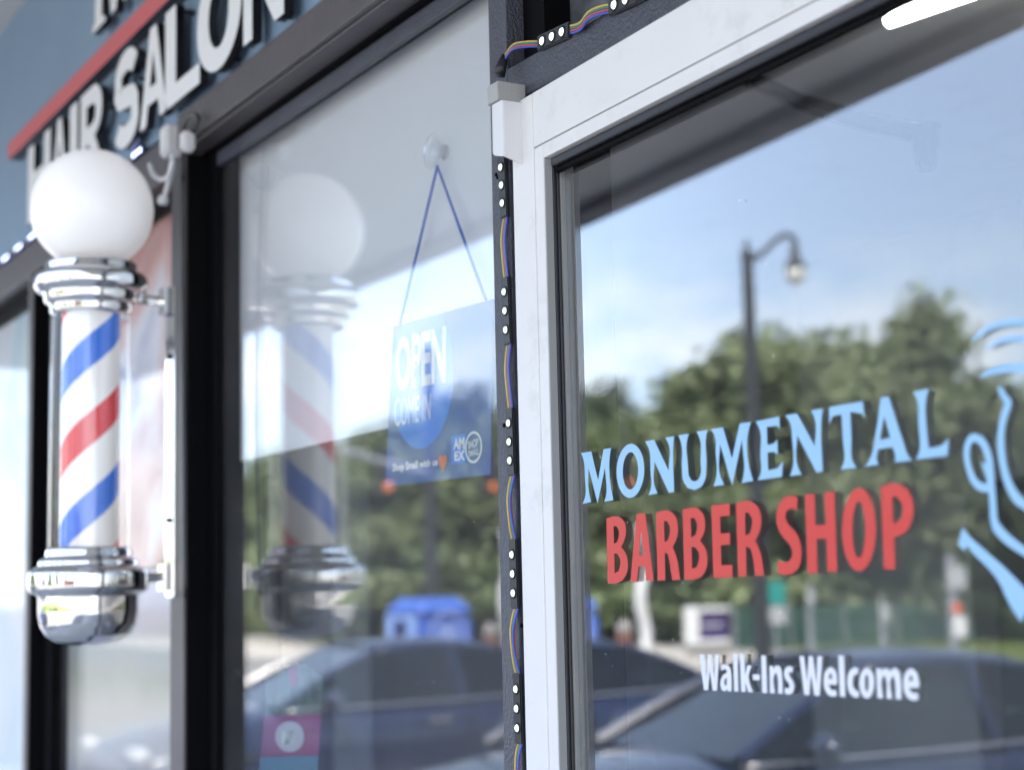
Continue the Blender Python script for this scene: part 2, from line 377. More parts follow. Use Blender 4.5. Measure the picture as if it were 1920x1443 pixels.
def flat_mesh(contours, depth, name):
    """filled 2D outlines with holes, given thickness; lies in local XY, extruded +-depth in Z"""
    cu = bpy.data.curves.new(name, 'CURVE'); cu.dimensions = '2D'; cu.fill_mode = 'BOTH'; cu.extrude = depth
    for c in contours:
        sp = cu.splines.new('POLY'); sp.points.add(len(c)-1); sp.use_cyclic_u = True
        for i, p in enumerate(c): sp.points[i].co = (p[0], p[1], 0, 1)
    ob = bpy.data.objects.new('tmp', cu); COL.objects.link(ob)
    dg = bpy.context.evaluated_depsgraph_get(); me = bpy.data.meshes.new_from_object(ob.evaluated_get(dg))
    bpy.data.objects.remove(ob); bpy.data.curves.remove(cu); me.name = name
    return me
def text_mesh(txt, depth, name, bold=0.0):
    cu = bpy.data.curves.new(name, 'FONT'); cu.body = txt; cu.size = 1; cu.extrude = depth; cu.offset = bold; cu.resolution_u = 4
    ob = bpy.data.objects.new('tmp', cu); COL.objects.link(ob)
    dg = bpy.context.evaluated_depsgraph_get(); me = bpy.data.meshes.new_from_object(ob.evaluated_get(dg))
    bpy.data.objects.remove(ob); bpy.data.curves.remove(cu); me.name = name
    return me
def join_meshes(ms, name):
    bm = bmesh.new()
    for m in ms: bm.from_mesh(m); bpy.data.meshes.remove(m)
    me = bpy.data.meshes.new(name); bm.to_mesh(me); bm.free(); return me
def map_mesh(me, f):
    for v in me.vertices: v.co = f(v.co)
    return me

# ------------------------------------------------------------------ ground
def sheet(name, m, x0, x1, y0, y1, z, kind='structure'):
    bm = bmesh.new(); box(bm, x0, x1, y0, y1, z-0.3, z)
    o = put(name, meshof(bm, name), m); o['kind'] = kind; return o
KERB_Y = -2.1
bm = bmesh.new(); vs = [bm.verts.new(p) for p in ((-900, -900, 0), (900, -900, 0), (900, 900, 0), (-900, 900, 0))]; bm.faces.new(vs)
o = put('ground', meshof(bm), MT['asphalt']); o['kind'] = 'structure'
def strip(name, m, poly, z):
    bm = bmesh.new(); a = [bm.verts.new((x, y, z)) for x, y in poly]; b = [bm.verts.new((x, y, z-0.003)) for x, y in poly]
    bm.faces.new(a); bm.faces.new(b[::-1])
    for i in range(len(a)): j = (i+1) % len(a); bm.faces.new((a[i], b[i], b[j], a[j]))
    o = put(name, meshof(bm, name), m); o['kind'] = 'structure'; return o
# pavement under the canopy with a real kerb step and joints
bm = bmesh.new()
for i in range(24):
    box(bm, -20+i*1.5, -20+i*1.5+1.492, KERB_Y+0.16, 0.0, -0.1, 0.15)
box(bm, -20, 16, KERB_Y, KERB_Y+0.152, -0.1, 0.147)
box(bm, -20, 16, KERB_Y+0.01, -0.01, -0.1, 0.13)
o = put('pavement', meshof(bm, 'pavement'), MT['concrete']); o['kind'] = 'structure'
strip('road', MT['road'], [(-90, -22), (60, -9.5), (60, -16.5), (-90, -31)], 0.004)
bm = bmesh.new()
for i in range(9):
    x = -19.4+2.75*i
    box(bm, x, x+0.1, -7.2, -2.2, 0.001, 0.005)
o = put('parking_line_marking', meshof(bm), MT['yellow_line']); o['kind'] = 'structure'

# grass verge: soil sheet plus blades
strip('verge', MT['grass'], [(-120, -36.5), (60, -17), (60, -40), (-120, -80)], 0.008)
random.seed(3)
bm = bmesh.new()
for i in range(9000):
    x = random.uniform(-60, -20); t = random.random(); y0 = -17-(60-x)/180*19.5-0.3; y = y0 - t*9
    h = random.uniform(0.05, 0.13); a = random.uniform(0, 6.3)
    bm.faces.new([bm.verts.new(p) for p in ((x-0.05*cos(a), y-0.05*sin(a), 0.008), (x+0.05*cos(a), y+0.05*sin(a), 0.008), (x+random.uniform(-.05, .05), y, 0.008+h))])
me = bpy.data.meshes.new('grass'); bm.to_mesh(me); bm.free()
o = put('grass', me, MT['grass']); tag(o, 'grass tufts growing on the verge across the road', 'grass', kind='stuff')

# ------------------------------------------------------------------ the shop building
B = thing('shop_building', 'blue fronted shop building with dark window frames under a flat canopy', 'building', (0, 0, 0))
XL, XR = -9.0, 5.0
WY = -0.05                    # front plane of frames and wall
SOF = 3.055
boxobj('fascia_wall', MT['wall_blue'], B, XL, XR, WY+0.004, 0.25, 2.53, 4.6)
# canopy: soffit, dark edge trim, roof slab
boxobj('canopy_soffit', MT['soffit'], B, XL, XR, -1.80, WY+0.004, SOF, SOF+0.04)
boxobj('canopy_edge_trim', MT['frame_dark'], B, XL, XR, -1.90, -1.80, SOF-0.035, SOF+0.02, bev=0.006)
boxobj('canopy_fascia', MT['soffit'], B, XL, XR, -1.94, -1.9, SOF-0.01, 3.75)
boxobj('roof', MT['soffit'], B, XL, XR, -1.9, 8.0, 4.602, 4.75)
boxobj('canopy_deck', MT['soffit'], B, XL, XR, -1.9, WY, 3.70, 3.75)
for xj in (-5.1, -3.9, -1.62): boxobj('panel_joint', MT['letter_side'], B, xj, xj+0.0035, WY+0.0025, WY+0.0038, 2.531, SOF-0.002)
for xj in (-4.6, -3.4, -2.2, -1.0): boxobj('soffit_joint', MT['pole_grey'], B, xj, xj+0.004, -1.795, WY, SOF-0.0015, SOF-0.0002)
# lower stall riser below the windows
boxobj('stall_riser', MT['wall_blue'], B, XL, -1.44, WY+0.003, 0.2, 0.15, 0.55)
boxobj('stall_riser', MT['wall_blue'], B, -0.40, XR, WY+0.003, 0.2, 0.15, 0.55)
# room inside
boxobj('room_floor', MT['room_floor'], B, XL, XR, -0.04, 7.9, 0.1, 0.149)
boxobj('room_ceiling', MT['soffit'], B, XL, XR, 0.26, 7.9, 2.96, 3.0)
boxobj('room_back_wall', MT['room_wall'], B, XL, XR, 5.2, 5.3, 0.15, 2.96)
boxobj('room_partition', MT['room_grey'], B, -4.65, -3.86, 3.0, 3.1, 0.15, 2.96, more=[(-3.858, 1.5, 3.0, 3.1, 2.12, 2.96)])
boxobj('room_side_wall', MT['room_wall'], B, XR-0.1, XR, 0.26, 8, 0.15, 4.6)
boxobj('room_side_wall', MT['room_wall'], B, XL, XL+0.1, 0.26, 8, 0.15, 4.6)
boxobj('room_rear_wall', MT['room_wall'], B, XL, XR, 7.9, 8.0, 0.15, 4.6)
boxobj('room_column', MT['room_wall'], B, -5.62, -5.30, 1.6, 1.75, 0.15, 2.96)

# horizontal head members, front faces then recessed stops
FB = MT['frame_brown']; FD = MT['frame_dark']; BK = MT['black']
zf = on_y(369, 264, WY).z
boxobj('window_head', FB, B, -2.375, -1.43, WY-0.012, 0.0, 2.478, 2.530, bev=0.002, more=[(-2.375, -1.43, WY-0.004, 0.0, zf, 2.474)])
boxobj('window_head_stop', BK, B, -2.375, -1.43, -0.022, 0.06, 2.470, 2.529, more=[(-2.375, -1.43, 0.0005, 0.06, zf, 2.47)])
boxobj('window_head_gasket', FD, B, -2.375, -1.43, -0.013, -0.004, 2.448, 2.470, bev=0.002)
boxobj('window_head', FB, B, XL, -2.442, WY, 0.03, 2.455, 2.522, bev=0.002)
boxobj('window_head_stop', BK, B, XL, -2.442, -0.02, 0.03, 2.440, 2.453)
# posts
boxobj('window_post', FB, B, -2.440, -2.376, WY, 0.0, 0.55, 2.530, bev=0.002)
boxobj('window_post_side', BK, B, -2.3755, -2.369, WY+0.003, 0.10, 0.55, 2.470, bev=0.001)
boxobj('window_post_stop', BK, B, -2.3685, -2.338, -0.016, 0.06, 0.55, 2.470, bev=0.003)
boxobj('window_post', FB, B, -3.336, -3.305, WY, 0.0, 0.55, 2.455, bev=0.002)
boxobj('window_post_side', BK, B, -3.3045, -3.300, WY+0.003, 0.06, 0.55, 2.453)
boxobj('window_post_stop', BK, B, -3.2995, -3.25, -0.02, 0.06, 0.55, 2.453, bev=0.003)
# mullion between window and door
boxobj('door_mullion', FD, B, -1.429, -1.393, WY, 0.06, 0.15, 2.60, bev=0.0012)
boxobj('mullion_gap_filler', BK, B, -1.3928, -1.378, -0.03, 0.06, 0.15, 2.279)
boxobj('window_sill', FB, B, XL, -1.43, WY-0.02, 0.06, 0.551, 0.60, bev=0.003)
# transom bar over the door and small transom light
boxobj('transom_bar', FD, B, -1.3928, -0.40, WY, 0.06, 2.2815, 2.3175, bev=0.0012)
boxobj('transom_side_stop', BK, B, -1.3925, -1.352, -0.03, 0.06, 2.318, 2.53)
boxobj('transom_post', FD, B, -0.40, -0.34, WY, 0.06, 0.55, 2.53, bev=0.002)
boxobj('transom_glass', mat('old_transom_panel', (0.10, 0.11, 0.12), 0.25, var=0.5, scale=25), B, -1.3515, -0.401, 0.0, 0.008, 2.318, 2.53)
# glass panes, each a real sheet
GW = MT['glass_window']
boxobj('window_pane', GW, B, -2.372, -1.425, -0.0035, 0.0005, 0.59, 2.475)
boxobj('window_pane', MT['glass_side'], B, -3.30, -2.44, 0.0, 0.006, 0.59, 2.453)
boxobj('window_pane', MT['glass_side'], B, XL, -3.305, 0.0, 0.006, 0.59, 2.453)
boxobj('window_pane', GW, B, -0.345, XR, 0.0, 0.006, 0.55, 2.53)
# small scars and screws on the mullion
for px, py in ((931, 328), (946, 797), (979, 1172), (934, 333)):
    q = on_y(px, py, WY); bm = bmesh.new(); bmesh.ops.create_uvsphere(bm, u_segments=8, v_segments=5, radius=0.0022)
    bmesh.ops.translate(bm, verts=bm.verts, vec=(q.x, WY, q.z)); put('screw', meshof(bm), BK, B, smooth=True)

# ------------------------------------------------------------------ raised sign letters
LY = -0.074
S = thing('shop_sign', 'raised white HAIR SALON lettering with a red bar above on the blue wall', 'sign', (-2.6, WY, 2.5))
def wpart(name, me, m, parent, root=True):
    o = put(name, me, m, parent)
    if root: o.matrix_parent_inverse = Matrix.Translation(parent.location).inverted()
    return o
Z0, Z1 = 2.541, 2.694
T = 0.28   # stroke in units of height
def g(pts): return outline(pts)
def arc(cx, cy, rx, ry, a0, a1, n=14): return [(cx+rx*cos(radians(a0+(a1-a0)*k/n)), cy+ry*sin(radians(a0+(a1-a0)*k/n))) for k in range(n+1)]
def band(cl, w):
    """stroke a centre line with width w"""
    P = [Vector(p) for p in cl]; l, r = [], []
    for i, p in enumerate(P):
        d = (P[min(i+1, len(P)-1)]-P[max(i-1, 0)]).normalized(); nrm = Vector((-d.y, d.x))
        l.append(p+nrm*w/2); r.append(p-nrm*w/2)
    return l + r[::-1]
s = 0.27
GL = {
 'H': (1.0, [[(0, 0), (s, 0), (s, .40), (1-s, .40), (1-s, 0), (1, 0), (1, 1), (1-s, 1), (1-s, .62), (s, .62), (s, 1), (0, 1)]]),
 'A': (1.0, [[(0, 0), (.24, 0), (.31, .20), (.69, .20), (.76, 0), (1, 0), (.62, 1), (.38, 1)], [(.38, .38), (.62, .38), (.5, .74)]]),
 'I': (1.0, [[(0, 0), (1, 0), (1, 1), (0, 1)]]),
 'R': (1.0, [[(0, 0), (.28, 0), (.28, .36), (.36, .36), (.70, 0), (1.02, 0), (.64, .40)] + arc(.55, .70, .40, .30, -60, 90) + [(0, 1)],
             [(.28, .56)] + arc(.50, .68, .18, .12, -90, 90) + [(.28, .80)]]),
 'L': (1.0, [[(0, 0), (1, 0), (1, .2), (.32, .2), (.32, 1), (0, 1)]]),
 'O': (1.0, [arc(.5, .5, .53, .52, 0, 350, 34), arc(.5, .5, .24, .31, 0, 350, 34)]),
 'N': (1.0, [[(0, 0), (.23, 0), (.23, .62), (.78, 0), (1, 0), (1, 1), (.77, 1), (.77, .38), (.22, 1), (0, 1)]]),
 'S': (1.0, [band(arc(.50, .745, .30, .17, 20, 200, 12) + arc(.42, .66, .30, .14, 215, 250, 3) + arc(.55, .36, .26, .14, 70, 20, 3) + arc(.49, .255, .32, .17, 20, -160, 14), 0.24)]),
}
places = [('H', -3.256, -3.085), ('A', -3.078, -2.962), ('I', -2.947, -2.896), ('R', -2.876, -2.734), ('S', -2.678, -2.522), ('A', -2.526, -2.392), ('L', -2.399, -2.241), ('O', -2.248, -2.076), ('N', -2.064, -1.919)]
def raised(ch, x0, x1, z0, z1, contours):
    cs = [[(x0+(x1-x0)*p[0], z0+(z1-z0)*p[1]) for p in c] for c in contours]
    me = flat_mesh(cs, 0.007, 'letter')
    map_mesh(me, lambda v: Vector((v.x, LY+0.0072-v.z, v.y)))
    me.materials.append(MT['letter_face']); me.materials.append(MT['letter_side'])
    for p in me.polygons: p.material_index = 0 if (abs(p.normal.y) > 0.9 and p.center.y < LY+0.002) else 1
    o = wpart('letter', me, None, S)
    rr = random.Random(ord(ch)+int(x0*100))
    for k in range(2):
        pins = bmesh.new()
        c = contours[0][rr.randrange(len(contours[0]))]
        X = x0+(x1-x0)*(0.12+0.76*min(max(c[0], 0), 1)); Z = z0+(z1-z0)*(0.08+0.84*min(max(c[1], 0), 1))
        tube(pins, [(X, LY+0.013, Z), (X, WY+0.006, Z)], 0.0035, 6)
        put('stand_off', meshof(pins), MT['letter_side'], o)
    return o
for ch, a, b in places: raised(ch, a, b, Z0, Z1, GL[ch][1])
# first letter of the upper line: only its foot is in view
Msh = [(0, 0), (.30, 0), (.30, .04), (.22, .08), (.24, .70), (.44, 0), (.54, 0), (.76, .70), (.78, .08), (.70, .04), (.70, 0), (1.04, 0), (1.04, .04), (.97, .08), (.95, .92), (1.02, .96), (1.02, 1), (.76, 1), (.51, .28), (.27, 1), (0, 1), (0, .96), (.07, .92), (.06, .08), (0, .04)]
raised('M', -2.806, -2.54, 2.788, 3.0, [Msh])
zb = 2.832
bm = bmesh.new()
b0, b1 = on_y(14, 283, WY-0.02), on_y(290, 0, WY-0.02)
box(bm, -3.432, -1.2, LY, LY+0.003, 2.714, 2.749)
bmesh.ops.bevel(bm, geom=list(bm.edges), offset=0.001, segments=1, affect='EDGES')
wpart('bar', meshof(bm), MT['sign_red'], S)
bm = bmesh.new(); box(bm, -3.431, -1.2, LY+0.0031, WY+0.002, 2.715, 2.748); wpart('bar_return', meshof(bm), MT['letter_side'], S)

# ------------------------------------------------------------------ barber pole
PX, PY = -2.431, -0.175
def pz(py): return 2.3855-(py-393)/1267
BP = thing('barber_pole', 'chrome barber pole with white globe and red white blue stripes on the wall', 'barber pole', (PX, PY, pz(1209)))
def bpart(name, bm, m, sm=True, par=None):
    o = put(name, meshof(bm, name), m, par or BP, smooth=sm); return o
def zz(py): return pz(py)-pz(1209)
gz = zz(393)
bpart('globe', lathe([(0.0902*sin(pi*k/36), gz+0.0902*cos(pi*k/36)) for k in range(0, 34)] + [(0.022, zz(490))], 64), MT['globe'])
cap = [(0.030, zz(484)), (0.045, zz(486)), (0.047, zz(494)), (0.064, zz(497)), (0.068, zz(501)), (0.068, zz(518)), (0.079, zz(520)), (0.083, zz(528)), (0.083, zz(546)), (0.078, zz(554)), (0.070, zz(556)), (0.069, zz(561)), (0.068, zz(573)), (0.062, zz(577)), (0.060, zz(581)), (0.0595, zz(594)), (0.054, zz(598)), (0.02, zz(598))]
bpart('top_cap', lathe(rnd_prof(cap, 0.003, 3), 72), MT['chrome'])
bot = [(0.02, zz(1030)), (0.056, zz(1030)), (0.0610, zz(1034)), (0.0615, zz(1048)), (0.066, zz(1051)), (0.0712, zz(1055)), (0.0712, zz(1065)), (0.078, zz(1068)), (0.0862, zz(1076)), (0.0865, zz(1104)), (0.083, zz(1112)), (0.074, zz(1116)), (0.0715, zz(1119)), (0.0712, zz(1150)), (0.068, zz(1172)), (0.060, zz(1190)), (0.046, zz(1202)), (0.026, zz(1208)), (0.0, zz(1210))]
bpart('bottom_cap', lathe(rnd_prof(bot, 0.003, 3), 72), MT['chrome'])
bm = lathe([(0.0585, zz(598)), (0.0585, zz(1031))], 64); r2 = lathe([(0.0565, zz(1031)), (0.0565, zz(598))], 64)
me2 = bpy.data.meshes.new('x'); r2.to_mesh(me2); r2.free(); bm.from_mesh(me2)
bpart('glass_cylinder', bm, MT['tube_glass'])
bpart('striped_cylinder', lathe([(0.0423, zz(598)), (0.0423, zz(1031))], 64), stripemat())
for py in (560, 1087):
    bm = bmesh.new(); z = zz(py)
    tube(bm, [(0, 0.06, z), (0, 0.095, z), (0, -PY+WY-0.006, z)], [0.009, 0.007, 0.007], 12)
    box(bm, -0.014, 0.014, 0.107, -PY+WY-0.006, z-0.020, z+0.020)
    bpart('bracket', bm, MT['chrome'], False)
bm = bmesh.new(); box(bm, -0.019, 0.019, 0.1195, 0.1248, zz(1125), zz(532))
bmesh.ops.bevel(bm, geom=list(bm.edges), offset=0.002, segments=2, affect='EDGES')
bpl = bpart('back_plate', bm, MT['chrome'], False)
for py in (668, 980):
    bm = bmesh.new(); tube(bm, [(0.004, 0.115, zz(py)), (0.004, 0.121, zz(py))], 0.0045, 10); bpart('bolt', bm, MT['pole_dark'], False, bpl)

# ------------------------------------------------------------------ door
D = thing('shop_door', 'white framed glass shop door standing slightly ajar with painted lettering', 'door', dw(0, 0, 0.16))
def dpart(name, me, m, parent=D, sm=False):
    o = put(name, me, m, parent)
    if parent is D: o.matrix_parent_inverse = Matrix.Translation(D.location).inverted()
    return o
def dbox(name, m, *a, bev=0.0):
    o = doorbox(name, m, D, *a, bev=bev); o.matrix_parent_inverse = Matrix.Translation(D.location).inverted(); return o
zt = on_door(1240, 32)[1]; z_seam = on_door(1240, 152)[1]; z_in = on_door(1240, 183)[1]
u_l = on_door(976, 980)[0]; u_seam = on_door(1017, 980)[0]; u_in = on_door(1034, 980)[0]; u_rev = on_door(1050, 980)[0]; u_g = on_door(1083, 980)[0]
DWD = 0.92; zb_ = 0.17
W_ = MT['door_white']
OFFG = 0.0168
dbox('stile', W_, u_l, u_seam-0.0006, 0, 0.044, zb_, zt, bev=0.0012)
dbox('rail', W_, u_seam+0.0002, DWD-u_seam, 0.0, 0.044, z_seam+0.0006, zt, bev=0.0010)
dbox('glazing_bead', W_, u_seam+0.0002, u_in, 0.0008, 0.03, zb_+0.2, z_seam-0.0004, bev=0.0006)
dbox('glazing_bead', W_, u_in+0.0003, DWD-u_seam, 0.0008, 0.03, z_in, z_seam-0.0004, bev=0.0006)
dbox('stile', W_, DWD-u_seam+0.0006, DWD-u_l, 0, 0.044, zb_, zt, bev=0.0012)
dbox('rail', W_, u_seam+0.0002, DWD-u_seam, 0, 0.044, zb_, zb_+0.2, bev=0.001)
# the reveal strip and rubber gaskets step back to the glass
dbox('reveal', MT['reveal_grey'], u_in+0.0003, u_in+0.0016, 0.0015, 0.0092, zb_+0.2, z_in-0.0005)
dbox('gasket', MT['gasket'], u_in+0.0003, u_in+0.0026, 0.0094, 0.0130, zb_+0.2, z_in-0.0008, bev=0.001)
dbox('gasket', MT['gasket'], u_in+0.0003, u_in+0.0036, 0.0132, 0.0166, zb_+0.2, z_in-0.010, bev=0.001)
dbox('gasket', MT['gasket'], u_in+0.0046, DWD-u_in, 0.006, 0.0164, z_in-0.009, z_in-0.0006, bev=0.002)
dbox('gasket', MT['black'], u_in+0.0048, DWD-u_in, 0.010, 0.0164, z_in-0.0145, z_in-0.0093, bev=0.002)
gp_ = dbox('glass_pane', MT['glass_door'], u_in+0.006, DWD-u_in, OFFG, OFFG+0.0031, zb_+0.19, z_in-0.004)
gp_.data.materials.append(MT['glass_door_back'])
for p in gp_.data.polygons:
    if p.normal.dot(DN) > 0.9: p.material_index = 1
dbox('pull_handle', MT['chrome'], DWD-0.075, DWD-0.055, -0.05, -0.03, 0.9, 1.2, bev=0.004)
# pivot hinge body at the top corner
hg = thing('door_sensor', 'small white device with grey cap clamped at the top corner of the door', 'device', (-1.37, WY, 2.216))
bm = bmesh.new()
hx = [(-1.3780, -0.0755), (-1.3745, -0.0785), (-1.3600, -0.0785), (-1.3580, -0.0770), (-1.3580, -0.0505), (-1.3780, -0.0505)]
def prism(poly, z0, z1, zfun=None):
    bm = bmesh.new(); a = [bm.verts.new((x, y, z0(x, y) if callable(z0) else z0)) for x, y in poly]; b = [bm.verts.new((x, y, z1)) for x, y in poly]
    bm.faces.new(a[::-1]); bm.faces.new(b)
    for i in range(len(a)): j = (i+1) % len(a); bm.faces.new((a[i], a[j], b[j], b[i]))
    return bm
bm.free()
body = [(-1.3790+0.010*(1-cos(t)), -0.0730-0.0065*sin(t)) for t in [k*pi/2/8 for k in range(9)]] + [(-1.3560, -0.0795), (-1.3540, -0.0788), (-1.3530, -0.0770), (-1.3530, -0.0562), (-1.3790, -0.0562)]
bmb = prism(body, lambda x, y: 2.2215 + 0.010*((x+1.379)/0.0215)**2*0 + (-(y+0.0562))*0.30 - 0.012*abs(sin((x+1.379)/0.0215*pi*0.5)), 2.2715)
o = put('body', meshof(bmb), MT['plastic_white'], hg); o.matrix_parent_inverse = Matrix.Translation(hg.location).inverted()
bmc = prism([(-1.3800, -0.0800), (-1.3740, -0.0812), (-1.3570, -0.0812), (-1.3570, -0.0503), (-1.3800, -0.0503)], 2.2725, 2.2915)
bmesh.ops.bevel(bmc, geom=list(bmc.edges), offset=0.0006, segments=2, affect='EDGES')
o = put('cap', meshof(bmc), MT['plastic_grey'], hg); o.matrix_parent_inverse = Matrix.Translation(hg.location).inverted()

# lettering cut from vinyl on the outer face of the glass
VD = 0.00012
def vinyl(name, contours_px, m, parent=None, closed_smooth=True):
    cs = []
    for c in contours_px:
        cs.append([on_door(px, py, OFFG-0.0003) for px, py in c])
    me = flat_mesh(cs, VD, name)
    map_mesh(me, lambda v: dw(v.x, OFFG-0.0003-v.z, v.y))
    return me
def crop(ox, oy, sc): return lambda c, sm=True: [(ox+p[0]/sc, oy+p[1]/sc) for p in (outline(c) if sm else c)]
c7, c8 = crop(1080, 560, 3.4357), crop(1480, 560, 3.4364)
MON = [
 c7([(33, 992), (98, 983), (143, 1168), (178, 968), (226, 960), (219, 1000), (223, 1200), (240, 1296), (183, 1306), (192, 1275), (187, 1085), (140, 1316), (80, 1085), (83, 1240), (97, 1308), (43, 1320), (58, 1280), (58, 1150), (47, 1030)]),
 c7(ell(351, 1107, 89, 174, -0.10), False), c7(ell(351, 1107, 50, 120, -0.10), False),
 c7([(445, 917), (503, 907), (597, 1105), (595, 930), (575, 893), (632, 884), (628, 930), (632, 1243), (598, 1248), (505, 1045), (508, 1210), (525, 1252), (468, 1264), (482, 1225), (480, 1100), (470, 965)]),
 c7([(660, 878), (728, 868), (718, 900), (722, 1080), (728, 1140), (745, 1170), (765, 1176), (788, 1165), (803, 1130), (803, 1050), (797, 900), (778, 855), (848, 844), (840, 880), (840, 1080), (832, 1160), (805, 1210), (765, 1231), (720, 1218), (693, 1175), (683, 1090), (678, 930)]),
 c7([(870, 840), (947, 827), (1005, 1030), (1055, 803), (1128, 792), (1116, 830), (1118, 1090), (1142, 1172), (1068, 1186), (1078, 1150), (1070, 905), (1007, 1200), (928, 935), (930, 1140), (955, 1197), (885, 1207), (900, 1165), (900, 990), (893, 880)]),
 c7([(1158, 790), (1310, 757), (1312, 840), (1295, 818), (1230, 825), (1232, 940), (1275, 930), (1297, 905), (1300, 1005), (1275, 985), (1234, 990), (1238, 1105), (1300, 1090), (1333, 1045), (1327, 1146), (1170, 1168), (1185, 1140), (1188, 1000), (1180, 830)]),
 c8([(-25, 750), (50, 738), (165, 950), (162, 765), (140, 720), (216, 707), (209, 760), (215, 1112), (175, 1118), (50, 875), (55, 1080), (80, 1132), (5, 1141), (18, 1105), (18, 900), (5, 800)]),
 c8([(257, 697), (473, 660), (485, 768), (468, 738), (393, 728), (400, 900), (410, 1050), (432, 1088), (332, 1100), (350, 1060), (345, 900), (338, 745), (280, 755), (257, 808)]),
 c8([(590, 637), (640, 630), (740, 940), (760, 1000), (790, 1040), (680, 1054), (685, 1030), (668, 955), (572, 968), (562, 1030), (575, 1068), (490, 1079), (520, 1030), (560, 850)]), c8([(612, 755), (652, 895), (582, 909)]),
 c8([(798, 600), (900, 580), (885, 630), (888, 860), (897, 962), (960, 950), (1000, 930), (1027, 893), (1020, 1010), (818, 1035), (833, 1000), (832, 800), (820, 640)]),
]
dpart('blue_lettering', vinyl('blue_lettering', MON, None), MT['vinyl_blue'])
cA, cB = crop(1120, 890, 6), crop(1420, 890, 6)
BAR = [
 cA([(103, 490), (170, 466), (240, 465), (295, 510), (322, 600), (315, 700), (270, 808), (320, 880), (345, 1000), (330, 1110), (280, 1190), (200, 1218), (120, 1220)]),
 cA([(183, 576), (215, 572), (240, 620), (243, 690), (225, 750), (187, 775)]), cA([(190, 880), (225, 885), (255, 940), (258, 1010), (240, 1080), (195, 1105)]),
 cA([(442, 438), (540, 430), (635, 1190), (552, 1190), (535, 1020), (465, 1025), (447, 1200), (373, 1203)]), cA([(490, 600), (522, 903), (470, 907)]),
 cA([(660, 428), (730, 403), (810, 400), (870, 450), (905, 560), (900, 690), (850, 808), (885, 900), (935, 1178), (843, 1182), (810, 960), (795, 890), (760, 868), (765, 1185), (680, 1188)]),
 cA([(750, 520), (785, 520), (812, 570), (815, 660), (795, 730), (757, 755)]),
 cA([(960, 390), (1050, 368), (1120, 368), (1185, 430), (1213, 530), (1205, 640), (1157, 738), (1215, 820), (1240, 950), (1215, 1080), (1160, 1150), (1080, 1175), (982, 1175)]),
 cA([(1050, 485), (1090, 482), (1120, 540), (1122, 610), (1100, 680), (1057, 698)]), cA([(1060, 808), (1100, 812), (1140, 870), (1145, 950), (1115, 1040), (1068, 1053)]),
 cA([(1283, 343), (1487, 318), (1493, 457), (1382, 468), (1387, 657), (1493, 650), (1495, 780), (1390, 792), (1397, 1013), (1520, 1010), (1522, 1150), (1308, 1157)]),
 cA([(1560, 318), (1640, 295), (1720, 295), (1800, 350), (1842, 470), (1830, 620), (1778, 737), (1820, 830), (1877, 1130), (1777, 1133), (1745, 900), (1725, 830), (1672, 800), (1680, 1137), (1587, 1142)]),
 cA([(1662, 425), (1700, 422), (1738, 490), (1740, 570), (1715, 660), (1667, 680)]),
 cB([(455, 250), (380, 233), (300, 260), (240, 350), (215, 480), (235, 600), (290, 700), (350, 765), (390, 840), (385, 930), (345, 980), (290, 978), (240, 953), (230, 1098), (310, 1125), (400, 1110), (470, 1030), (498, 880), (480, 750), (430, 640), (350, 555), (317, 480), (325, 410), (370, 378), (410, 380), (447, 403)]),
 cB([(537, 222), (643, 212), (655, 567), (770, 557), (755, 195), (868, 187), (900, 1085), (790, 1090), (775, 713), (668, 722), (680, 1100), (568, 1103)]),
 cB(ell(1145, 613, 191, 470, -0.02), False), cB(ell(1143, 615, 72, 317, 0.0), False),
 cB([(1388, 135), (1480, 103), (1590, 102), (1690, 170), (1757, 350), (1740, 500), (1670, 640), (1540, 705), (1553, 1057), (1427, 1060)]),
 cB([(1518, 250), (1570, 248), (1625, 320), (1635, 400), (1610, 500), (1533, 553)]),
]
dpart('red_lettering', vinyl('red_lettering', BAR, None), MT['vinyl_red'])
cC, cD = crop(1300, 1210, 8.727), crop(1500, 1210, 8)
